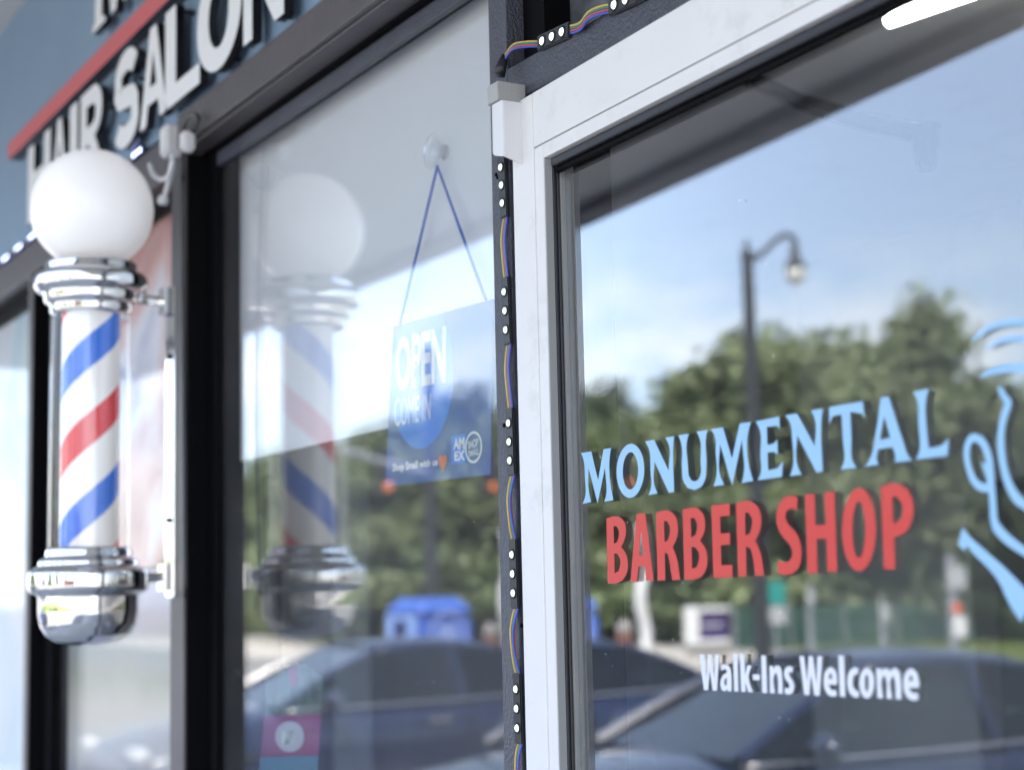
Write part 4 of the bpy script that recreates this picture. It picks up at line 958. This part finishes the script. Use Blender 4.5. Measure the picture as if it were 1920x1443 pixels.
    for sx in (-1, 1):
        bm = bmesh.new(); bmesh.ops.create_uvsphere(bm, u_segments=16, v_segments=10, radius=1)
        for v in bm.verts: v.co = Vector((sx*(Wd+0.10)+v.co.x*0.12, -dc-0.32+v.co.y*0.07, zc+0.06+v.co.z*0.075))
        mo = put('side_mirror', meshof(bm), MT['car_paint'], o, smooth=True)
        bm = bmesh.new(); box(bm, min(sx*Wd, sx*(Wd-0.12)), max(sx*Wd, sx*(Wd-0.12)), -dc-0.34, -dc-0.28, zc+0.0, zc+0.04); put('mirror_arm', meshof(bm), MT['car_trim'], mo)
        bm = bmesh.new(); box(bm, sx*(Wd-0.24)-0.17, sx*(Wd-0.24)+0.17, -0.16, -0.04, 0.62, 0.74); bmesh.ops.bevel(bm, geom=list(bm.edges), offset=0.03, segments=3, affect='EDGES'); put('headlight', meshof(bm), MT['headlamp'], o, smooth=True)
        bm = bmesh.new(); e = st[-1][0]; box(bm, sx*(Wd-0.24)-0.15, sx*(Wd-0.24)+0.15, -e-0.01, -e+0.08, 0.72, 0.88); put('tail_light', meshof(bm), MT['taillamp'], o)
        for dd_ in (0.15+d1*0.5, 0.5+dd*0.86): bm = bmesh.new(); box(bm, sx*(Wd+0.0)-0.012, sx*(Wd+0.0)+0.012, -(d1+0.4+dd_*0.0+ (0.0 if dd_ < 1.5 else 1.0))-0.09, -(d1+0.4+(0.0 if dd_ < 1.5 else 1.0))+0.09, zc-0.16, zc-0.13); put('door_handle', meshof(bm), MT['rim'], o)
    for d in (0.86, P['wb']):
        for sx in (-1, 1): wheel(o, sx*(Wd-0.11), -d, 0.33, sx)
    for sx in (-1, 1):
        bm = bmesh.new()
        for d in (dc+0.12, (d1+d2)/2+0.12, d2+0.35): box(bm, sx*Wd-0.006, sx*Wd+0.006, -d-0.006, -d+0.006, 0.34, zc-0.10)
        put('door_gap', meshof(bm), MT['car_trim'], o)
        bm = bmesh.new(); tube(bm, smooth_path([(sx*(wc+0.01), -dc, zc-0.025), (sx*(wc+0.05), -(d1+d2)/2, zc+0.0), (sx*(wd+0.01), -dd, zd-0.02)], 6), 0.012, 6); put('window_trim', meshof(bm), MT['rim'], o, smooth=True)
    bm = bmesh.new(); box(bm, -Wd*0.6, Wd*0.6, -0.06, 0.0, 0.38, 0.56); bmesh.ops.bevel(bm, geom=list(bm.edges), offset=0.02, segments=2, affect='EDGES'); put('grille', meshof(bm), MT['car_trim'], o)
    return o
sedan = dict(w=1.80, wb=3.55,
    body=[(0.0, 0.30, 0.58, 0.64, 0.72), (0.12, 0.22, 0.66, 0.76, 0.82), (0.5, 0.20, 0.76, 0.88, 0.89), (1.0, 0.20, 0.84, 0.96, 0.90), (1.35, 0.20, 0.88, 1.0, 0.90), (2.2, 0.20, 0.90, 0.97, 0.90), (3.3, 0.20, 0.94, 1.0, 0.90), (4.0, 0.20, 0.98, 1.05, 0.89), (4.45, 0.22, 0.96, 1.03, 0.86), (4.62, 0.30, 0.80, 0.84, 0.76)],
    green=[(1.22, 0.74, 0.97), (2.10, 0.56, 1.40), (3.25, 0.56, 1.38), (4.05, 0.70, 1.03)])
car('parked_car', 'dark blue sedan parked beside the kerb, the nearer one mirrored below the door lettering', -7.75, -2.58, sedan)
car('parked_car', 'dark blue sedan parked farther away, mirrored low in the window beside the barber pole', -13.0, -2.85, sedan)

def pole(name, label, cat, x, y, h, r, m, par=True, group=None, rt=None):
    t = thing(name, label, cat, (x, y, 0), 0, group)
    bm = bmesh.new(); tube(bm, [(0, 0, 0), (0, 0, 0.35), (0, 0, 0.36), (0, 0, h)], [r*1.6, r*1.5, r, (rt or r*0.7)], 14)
    put('pole', meshof(bm), m, t, smooth=False); return t
# street lamp
b_ = refl(1400, 470, 'D', -20)
t = pole('street_lamp', 'tall dark street lamp with curved arm and bell shaped luminaire', 'street lamp', b_.x, b_.y, b_.z, 0.12, MT['pole_dark'], rt=0.085)
hd = refl(1490, 478, 'D', -20)-Vector((b_.x, b_.y, 0)); top = Vector((0, 0, b_.z-0.1)); arm_ = [refl(a, b, 'D', -20)-Vector((b_.x, b_.y, 0)) for a, b in ((1401, 484), (1420, 482), (1440, 464), (1458, 447), (1476, 441), (1488, 448), (1490, 462))]
dr = hd-Vector((0, 0, hd.z))
bm = bmesh.new(); tube(bm, smooth_path(arm_, 5), 0.045, 8); put('arm', meshof(bm), MT['pole_dark'], t, smooth=True)
bm = lathe([(0.0, 0.14), (0.06, 0.12), (0.07, -0.02), (0.09, -0.06), (0.16, -0.17), (0.17, -0.20), (0.0, -0.20)], 20, hd); put('lamp_head', meshof(bm), MT['pole_dark'], t, smooth=True)
bm = lathe([(0.145, -0.202), (0.165, -0.26), (0.14, -0.36), (0.07, -0.43), (0.0, -0.45)], 20, hd); put('lamp_globe', meshof(bm), MT['lamp_glass'], t, smooth=True)
bm = lathe([(0.10, 0), (0.10, 0.06), (0.03, 0.12), (0.05, 0.20), (0.0, 0.28)], 12, top); put('finial', meshof(bm), MT['pole_dark'], t, smooth=True)
# green street name sign and grey plate on their own thin post beside it
b_ = refl(1452, 1112, 'D', -26)
t = pole('sign_post', 'thin post carrying a green sign above a pale grey plate', 'sign post', b_.x, b_.y, b_.z+0.2, 0.035, MT['pole_grey'])
boxobj('green_plate', MT['sign_green'], t, 0.04, 0.055, -0.20, 0.20, b_.z-0.2, b_.z+0.22)
boxobj('grey_plate', MT['sign_grey'], t, 0.04, 0.055, -0.20, 0.20, b_.z-0.56, b_.z-0.24)
# traffic signal mast
b_ = refl(810, 1100, 'W', -27); mast_h = refl(810, 885, 'W', -27).z
t = pole('traffic_mast', 'dark traffic mast with a long rising arm, mirrored behind the hanging sign', 'traffic mast', b_.x, b_.y, refl(812, 650, 'W', -27).z, 0.13, MT['pole_dark'])
e_ = refl(640, 842, 'W', -27)-Vector((b_.x, b_.y, 0)); m_ = refl(725, 868, 'W', -27)-Vector((b_.x, b_.y, 0))
bm = bmesh.new(); tube(bm, smooth_path([(0, 0, mast_h), m_, e_]), 0.07, 8); put('arm', meshof(bm), MT['pole_grey'], t, smooth=True)
def signal(px, py, X, mm, lab):
    q = refl(px, py, mm, X); t = thing('traffic_signal', lab, 'traffic signal', (q.x, q.y, q.z-0.45), 0, 'traffic signals over the junction')
    bm = bmesh.new(); box(bm, -0.12, 0.12, -0.16, 0.16, 0.27, 1.2); bmesh.ops.bevel(bm, geom=list(bm.edges), offset=0.03, segments=2, affect='EDGES'); put('housing', meshof(bm), MT['pole_dark'], t)
    bm = bmesh.new(); bmesh.ops.create_uvsphere(bm, u_segments=16, v_segments=10, radius=0.10); bmesh.ops.translate(bm, verts=bm.verts, vec=(0.11, 0, 0.45)); put('lens', meshof(bm), MT['signal_orange'], t, smooth=True)
    bm = bmesh.new(); tube(bm, [(0, 0, 1.2), (0, 0, 1.9)], 0.03, 6); put('hanger', meshof(bm), MT['pole_dark'], t)
signal(920, 914, -30, 'W', 'traffic signal with an orange lens, mirrored just right of the hanging sign')
signal(723, 914, -30, 'W', 'traffic signal with an orange lens, mirrored under the left corner of the hanging sign')
# blue kiosk with slot and round emblem
q0 = refl(797, 1120, 'W', -15.6)
kz = 1.62
t = thing('blue_kiosk', 'blue domed litter kiosk with a square slot and round white emblem behind the cars', 'kiosk', (q0.x-0.15, q0.y-0.12, 0), radians(-8))
bm = bmesh.new(); box(bm, -0.34, 0.34, -0.34, 0.34, 0.02, kz-0.02)
bmesh.ops.bevel(bm, geom=list(bm.edges), offset=0.05, segments=3, affect='EDGES')
put('body', meshof(bm), MT['kiosk_blue'], t, smooth=False)
bm = bmesh.new(); hexa(bm, [(-0.36, -0.36, kz-0.02), (0.36, -0.36, kz-0.02), (0.36, 0.36, kz-0.02), (-0.36, 0.36, kz-0.02), (-0.27, -0.27, kz+0.17), (0.27, -0.27, kz+0.17), (0.27, 0.27, kz+0.17), (-0.27, 0.27, kz+0.17)])
bmesh.ops.bevel(bm, geom=list(bm.edges), offset=0.05, segments=3, affect='EDGES'); put('hood', meshof(bm), MT['kiosk_blue'], t)
bm = bmesh.new(); box(bm, -0.28, 0.28, 0.341, 0.352, 1.15, kz+0.0); put('face_panel', meshof(bm), MT['kiosk_face'], t)
bm = bmesh.new(); box(bm, -0.13, 0.10, 0.353, 0.358, 1.38, kz-0.06); put('slot', meshof(bm), MT['kiosk_hole'], t)
bm = bmesh.new(); box(bm, 0.341, 0.346, -0.2, 0.2, 1.2, 1.21); bm.free()
me = flat_mesh([ell(0, 0, 0.24, 0.24), ell(0, 0, 0.20, 0.20)], 0.002, 'emblem'); map_mesh(me, lambda v: Vector((0.344+v.z, v.x, 1.42+v.y))); put('emblem', me, MT['kiosk_print'], t)
me = flat_mesh([ell(0, 0, 0.13, 0.13)], 0.002, 'emblem'); map_mesh(me, lambda v: Vector((0.344+v.z, v.x, 1.40+v.y))); put('emblem', me, MT['kiosk_print'], t)

# monument sign
q = refl(1328, 1228, 'D', -40)
t = thing('monument_sign', 'white framed monument sign with a purple panel on a stone base', 'sign', (q.x, q.y, 0), radians(-6)); t.scale = (0.82, 0.82, 0.85)
bm = bmesh.new(); box(bm, -0.25, 0.25, -0.75, 0.75, 0, 0.42); put('base', meshof(bm), MT['stone'], t)
bm = bmesh.new(); box(bm, -0.22, 0.22, 0.50, 0.80, 0.421, 1.62); box(bm, -0.18, 0.18, -0.80, 0.499, 1.45, 1.60); box(bm, -0.18, 0.18, -0.80, 0.499, 0.421, 0.56); put('frame', meshof(bm), MT['white_paint'], t)
bm = bmesh.new(); box(bm, -0.10, 0.10, -0.78, 0.48, 0.561, 1.449); put('panel', meshof(bm), MT['purple'], t)
me = text_mesh('OFFICES', 0.0, 'x'); bpy.data.meshes.remove(me)
bm = bmesh.new(); box(bm, 0.101, 0.106, -0.55, 0.28, 0.95, 1.06); put('panel_band', meshof(bm), MT['sign_grey'], t)
# fence
fa, fb = refl(1378, 1222, 'D', -43), refl(1860, 1222, 'D', -43)
t = thing('mesh_fence', 'low green mesh fence along the back of the verge', 'fence', (fa.x, fa.y, 0))
dv = Vector((0, -1, 0)); ln = 18.0
bm = bmesh.new()
for k in range(10): box(bm, -0.04, 0.04, -k*2-0.04, -k*2+0.04, 0, 1.35)
put('posts', meshof(bm), MT['pole_grey'], t)
bm = bmesh.new()
for k in range(150): box(bm, -0.015, 0.015, -k*0.12-0.038, -k*0.12+0.038, 0.05, 1.28)
put('mesh_panel', meshof(bm), MT['fence_green'], t)
# small posts and signs
for i, (px, X, h, m_, lab) in enumerate(((1657, -30, 1.55, 'pole_grey', 'thin pale steel post standing on the verge'), (1520, -36, 1.9, 'pole_grey', 'slim grey post left of the verge signs'))):
    q = refl(px, 1200, 'D', X); t = pole('sign_post', lab, 'post', q.x, q.y, h, 0.075, MT[m_])
    boxobj('plate', MT['sign_grey'], t, 0.08, 0.10, -0.1, 0.1, h-0.5, h-0.15)
q = refl(1790, 1200, 'D', -28); t = pole('utility_pole', 'grey utility pole with small meter boxes and plates', 'pole', q.x, q.y, refl(1788, 1040, 'D', -28).z, 0.11, MT['pole_grey'], rt=0.10)
z_ = refl(1782, 1170, 'D', -28).z; boxobj('meter_box', MT['white_paint'], t, 0.12, 0.25, -0.12, 0.12, z_-0.25, z_+0.18)
boxobj('plate', MT['cone_orange'], t, 0.12, 0.14, -0.10, 0.10, z_+0.25, z_+0.42)
z_ = refl(1785, 1080, 'D', -28).z; boxobj('plate', MT['sign_grey'], t, 0.12, 0.14, -0.28, 0.22, z_-0.25, z_+0.2)
# cone and bollard
q = refl(567, 1222, 'W', -30)
t = thing('traffic_cone', 'small orange traffic cone with a white top on the pale paving', 'cone', (q.x, q.y, 0))
put('cone', meshof(lathe([(0.22, 0), (0.22, 0.03), (0.15, 0.04), (0.07, 0.72), (0.0, 0.72)], 16)), MT['cone_orange'], t); put('collar', meshof(lathe([(0.125, 0.42), (0.09, 0.78), (0.0, 0.80)], 16)), MT['white_paint'], t)
q = refl(921, 1178, 'W', -24)
t = thing('hydrant', 'stubby brown hydrant with a pale grey dome top', 'hydrant', (q.x, q.y, 0))
put('barrel', meshof(lathe([(0.2, 0), (0.2, 0.08), (0.14, 0.1), (0.14, q.z-0.1), (0, q.z-0.1)], 16)), mat('rust_paint', (0.16, 0.07, 0.05), 0.7), t); put('dome', meshof(lathe([(0.12, q.z-0.1), (0.14, q.z-0.02), (0.09, q.z+0.07), (0, q.z+0.1)], 16)), MT['stone'], t, smooth=True)

# low store with mauve roof band beyond
q = refl(1560, 1150, 'D', -58)
t = thing('low_store', 'low tan store with a mauve roof band and two white discs beyond the verge', 'building', (q.x, q.y, 0), radians(28))
zt_ = refl(1560, 1085, 'D', -58).z
boxobj('wall', MT['store_wall'], t, -5, 0, -3.4, 4.5, 0, zt_+0.9); boxobj('roof_band', MT['store_roof'], t, 0.001, 0.15, -3.4, 4.5, zt_-0.6, zt_-0.25)
boxobj('shop_window', MT['store_glass'], t, 0.001, 0.06, -2.8, 4.0, 0.4, zt_-0.75)
for yy in (2.1, 1.3): put('disc', meshof(lathe([(0.0, 0.1), (0.42, 0.1), (0.42, 0.0)], 20)), MT['white_paint'], t).matrix_local = Matrix.Translation((0.16, yy, zt_-0.42)) @ Matrix.Rotation(pi/2, 4, 'Y')

# ------------------------------------------------------------------ trees
def crown(seed, blobs, nleaf, size):
    r = random.Random(seed); V, Fc = [], []
    for (cx, cy, cz, rx, rz) in blobs:
        for k in range(int(nleaf*rx*rx)):
            x, y, z = r.gauss(0, 0.55), r.gauss(0, 0.55), r.gauss(0, 0.5)
            if x*x+y*y+z*z > 2.2: continue
            if sin(7*x+seed+cx*3)*sin(6*y+cy*2)*sin(8*z+cz*2) > 0.12: continue
            f = 1 + 0.22*sin(5*x+seed)*cos(4*y+cx)+0.15*sin(9*z+cy)
            c = Vector((cx+x*rx*f, cy+y*rx*f, cz+z*rz*f))
            a = Vector((r.gauss(0, 1), r.gauss(0, 1), r.gauss(0, 1))).normalized(); b = a.cross(Vector((r.gauss(0, 1), r.gauss(0, 1), r.gauss(0, 1)))).normalized()
            s1 = size*r.uniform(0.6, 1.3); s2 = s1*0.55; i = len(V)
            V += [c-a*s1, c+b*s2, c+a*s1, c-b*s2]; Fc.append((i, i+1, i+2, i+3))
    me = bpy.data.meshes.new('crown'); me.from_pydata(V, [], Fc); return me
def tree_blobs(seed, h, w):
    r = random.Random(seed); B_ = []
    for k in range(34):
        a = r.uniform(0, 2*pi); t = (k+r.random())/34; rad_ = w*(0.78-0.58*t*t)*r.uniform(0.35, 1.15)
        B_.append((rad_*cos(a), rad_*sin(a), h*(0.10+0.83*t), w*r.uniform(0.14, 0.30), h*r.uniform(0.045, 0.11)))
    B_.append((0, 0, h*0.9, w*0.22, h*0.1)); return B_
protos = []
for s_, (h, w_) in enumerate(((10, 4.2), (8.5, 4.8), (11, 4.0), (7, 4.0))):
    bl = tree_blobs(40+s_, h, w_); cm = crown(s_, bl, 760, 0.185)
    tb_ = bmesh.new(); tube(tb_, [(0, 0, 0), (0.05, 0, h*0.15), (0, 0.08, h*0.35), (0.1, 0, h*0.62)], [0.26, 0.2, 0.16, 0.06], 9)
    for b in bl[4:30:3]: tube(tb_, smooth_path([(0.02, 0.02, h*0.24), (b[0]*.4, b[1]*.4, h*0.2+b[2]*0.35), (b[0], b[1], b[2])], 3), [0.10, 0.08, 0.07, 0.06, 0.05, 0.035, 0.03], 5)
    protos.append((cm, meshof(tb_)))
lf = ['leaf', 'leaf2', 'leaf3']
def tree(x, y, k, sc_, lm, rz, label, bark='bark', group='trees beyond the road'):
    t = thing('tree', label, 'tree', (x, y, 0), rz, group); t.scale = (sc_,)*3
    cm, tm = protos[k]
    for nm, me, m in (('crown', cm, MT[lm]), ('trunk', tm, MT[bark])):
        o = bpy.data.objects.new(nm, me); COL.objects.link(o); o.parent = t
        if not me.materials: me.materials.append(m)
        o.material_slots[0].link = 'OBJECT'; o.material_slots[0].material = m
    return t
def tree_at(px, py, mm, X, k, lm, rz, label, base=None, bark='bark'):
    q = refl(px, py, mm, X); H_ = (9.7, 8.3, 10.7, 6.9)[k]
    return tree(q.x, q.y, k, q.z/H_, lm, rz, label, bark)
TREES = [
 (1740, 580, 'D', -46, 2, 'leaf2', 0.3, 'tallest olive tree rising over the door lettering in the mirrored street'),
 (1555, 640, 'D', -50, 0, 'leaf2', 1.3, 'broad olive tree right of the street lamp'),
 (1430, 640, 'D', -50, 1, 'leaf2', 2.1, 'spreading olive tree directly behind the street lamp'),
 (1345, 700, 'D', -52, 1, 'leaf', 3.0, 'mid green tree left of the street lamp'),
 (1650, 660, 'D', -47, 1, 'leaf2', 4.1, 'bushy olive tree between the two tallest crowns'),
 (1850, 715, 'D', -44, 0, 'leaf', 5.2, 'mid green tree behind the painted head emblem'),
 (1960, 800, 'D', -40, 3, 'leaf3', 0.9, 'dark low tree at the right end of the verge'),
 (1245, 790, 'D', -58, 3, 'leaf', 0.2, 'small pale tree under the gap in the clouds'),
 (1130, 765, 'D', -60, 2, 'leaf3', 1.7, 'dark tree beside the door stile in the mirror view'),
 (1480, 850, 'D', -58, 1, 'leaf3', 2.6, 'dark tree filling the shade behind the lamp post'),
 (1620, 850, 'D', -56, 1, 'leaf3', 0.6, 'dark tree above the green fence'),
 (1720, 850, 'D', -53, 0, 'leaf3', 3.6, 'dark tree behind the utility pole'),
 (1330, 880, 'D', -56, 3, 'leaf', 4.4, 'low green tree behind the monument sign'),
 (700, 810, 'W', -62, 1, 'leaf', 5.0, 'green tree mirrored between pole and hanging sign'),
 (790, 790, 'W', -60, 0, 'leaf3', 0.8, 'dark tree mirrored behind the hanging sign'),
 (890, 740, 'W', -62, 2, 'leaf3', 1.5, 'tall dark tree mirrored at the right edge of the window'),
 (845, 830, 'W', -56, 3, 'leaf2', 2.2, 'olive tree mirrored above the blue kiosk'),
 (940, 800, 'W', -55, 3, 'leaf', 2.9, 'green tree mirrored next to the door mullion'),
 (610, 880, 'W', -70, 1, 'leaf2', 3.3, 'olive tree mirrored behind the barber pole reflection'),
 (530, 850, 'W', -80, 0, 'leaf', 3.9, 'far green tree mirrored left of the barber pole reflection'),
 (470, 900, 'W', -86, 1, 'leaf2', 4.7, 'farthest olive tree mirrored at the window post'),
]
for a in TREES: tree_at(*a)
# wavy white upright added in place of a bright vertical streak
q = refl(1207, 1180, 'D', -34); z2 = refl(1207, 985, 'D', -34).z
t = thing('streak_upright', 'wavy white upright added for a bright streak before the dark trees', 'tree', (q.x, q.y, 0))
bm = bmesh.new(); tube(bm, smooth_path([(0, 0, 0), (0, -0.06, z2*0.25), (0, 0.07, z2*0.5), (0, -0.1, z2*0.75), (0, -0.02, z2)]), [0.11]*17+[0.1]*16 if False else 0.14, 8); put('trunk', meshof(bm), MT['streak_white'], t, smooth=True)  # this trunk part is the added upright for the bright streak
# street side seen only in the chrome: trees and a pale store to the right
for i, (x, y, k, lm) in enumerate(((-14, -34, 0, 'leaf'), (-4, -33, 1, 'leaf2'), (6, -36, 2, 'leaf'), (18, -32, 1, 'leaf3'), (30, -34, 0, 'leaf2'))):
    tree(x, y, k, 0.95, lm, i*1.1, ['mid green tree opposite the shop', 'olive tree straight across from the barber pole', 'taller green tree across and right of the shop', 'dark tree far to the right across the road', 'last olive tree at the right end of the row'][i])
t = thing('brick_store', 'long red brick store standing across the car park', 'building', (18, -24, 0), radians(8))
boxobj('wall', mat('brick_wall', (0.33, 0.14, 0.10), 0.85, var=0.2, scale=6), t, -6, 6, -6, 0, 0, 4.2); boxobj('shop_window', MT['store_glass'], t, -5, 5, 0.001, 0.05, 0.6, 2.6); boxobj('roof_band', MT['white_paint'], t, -6.1, 6.1, 0.06, 0.2, 3.6, 4.3)
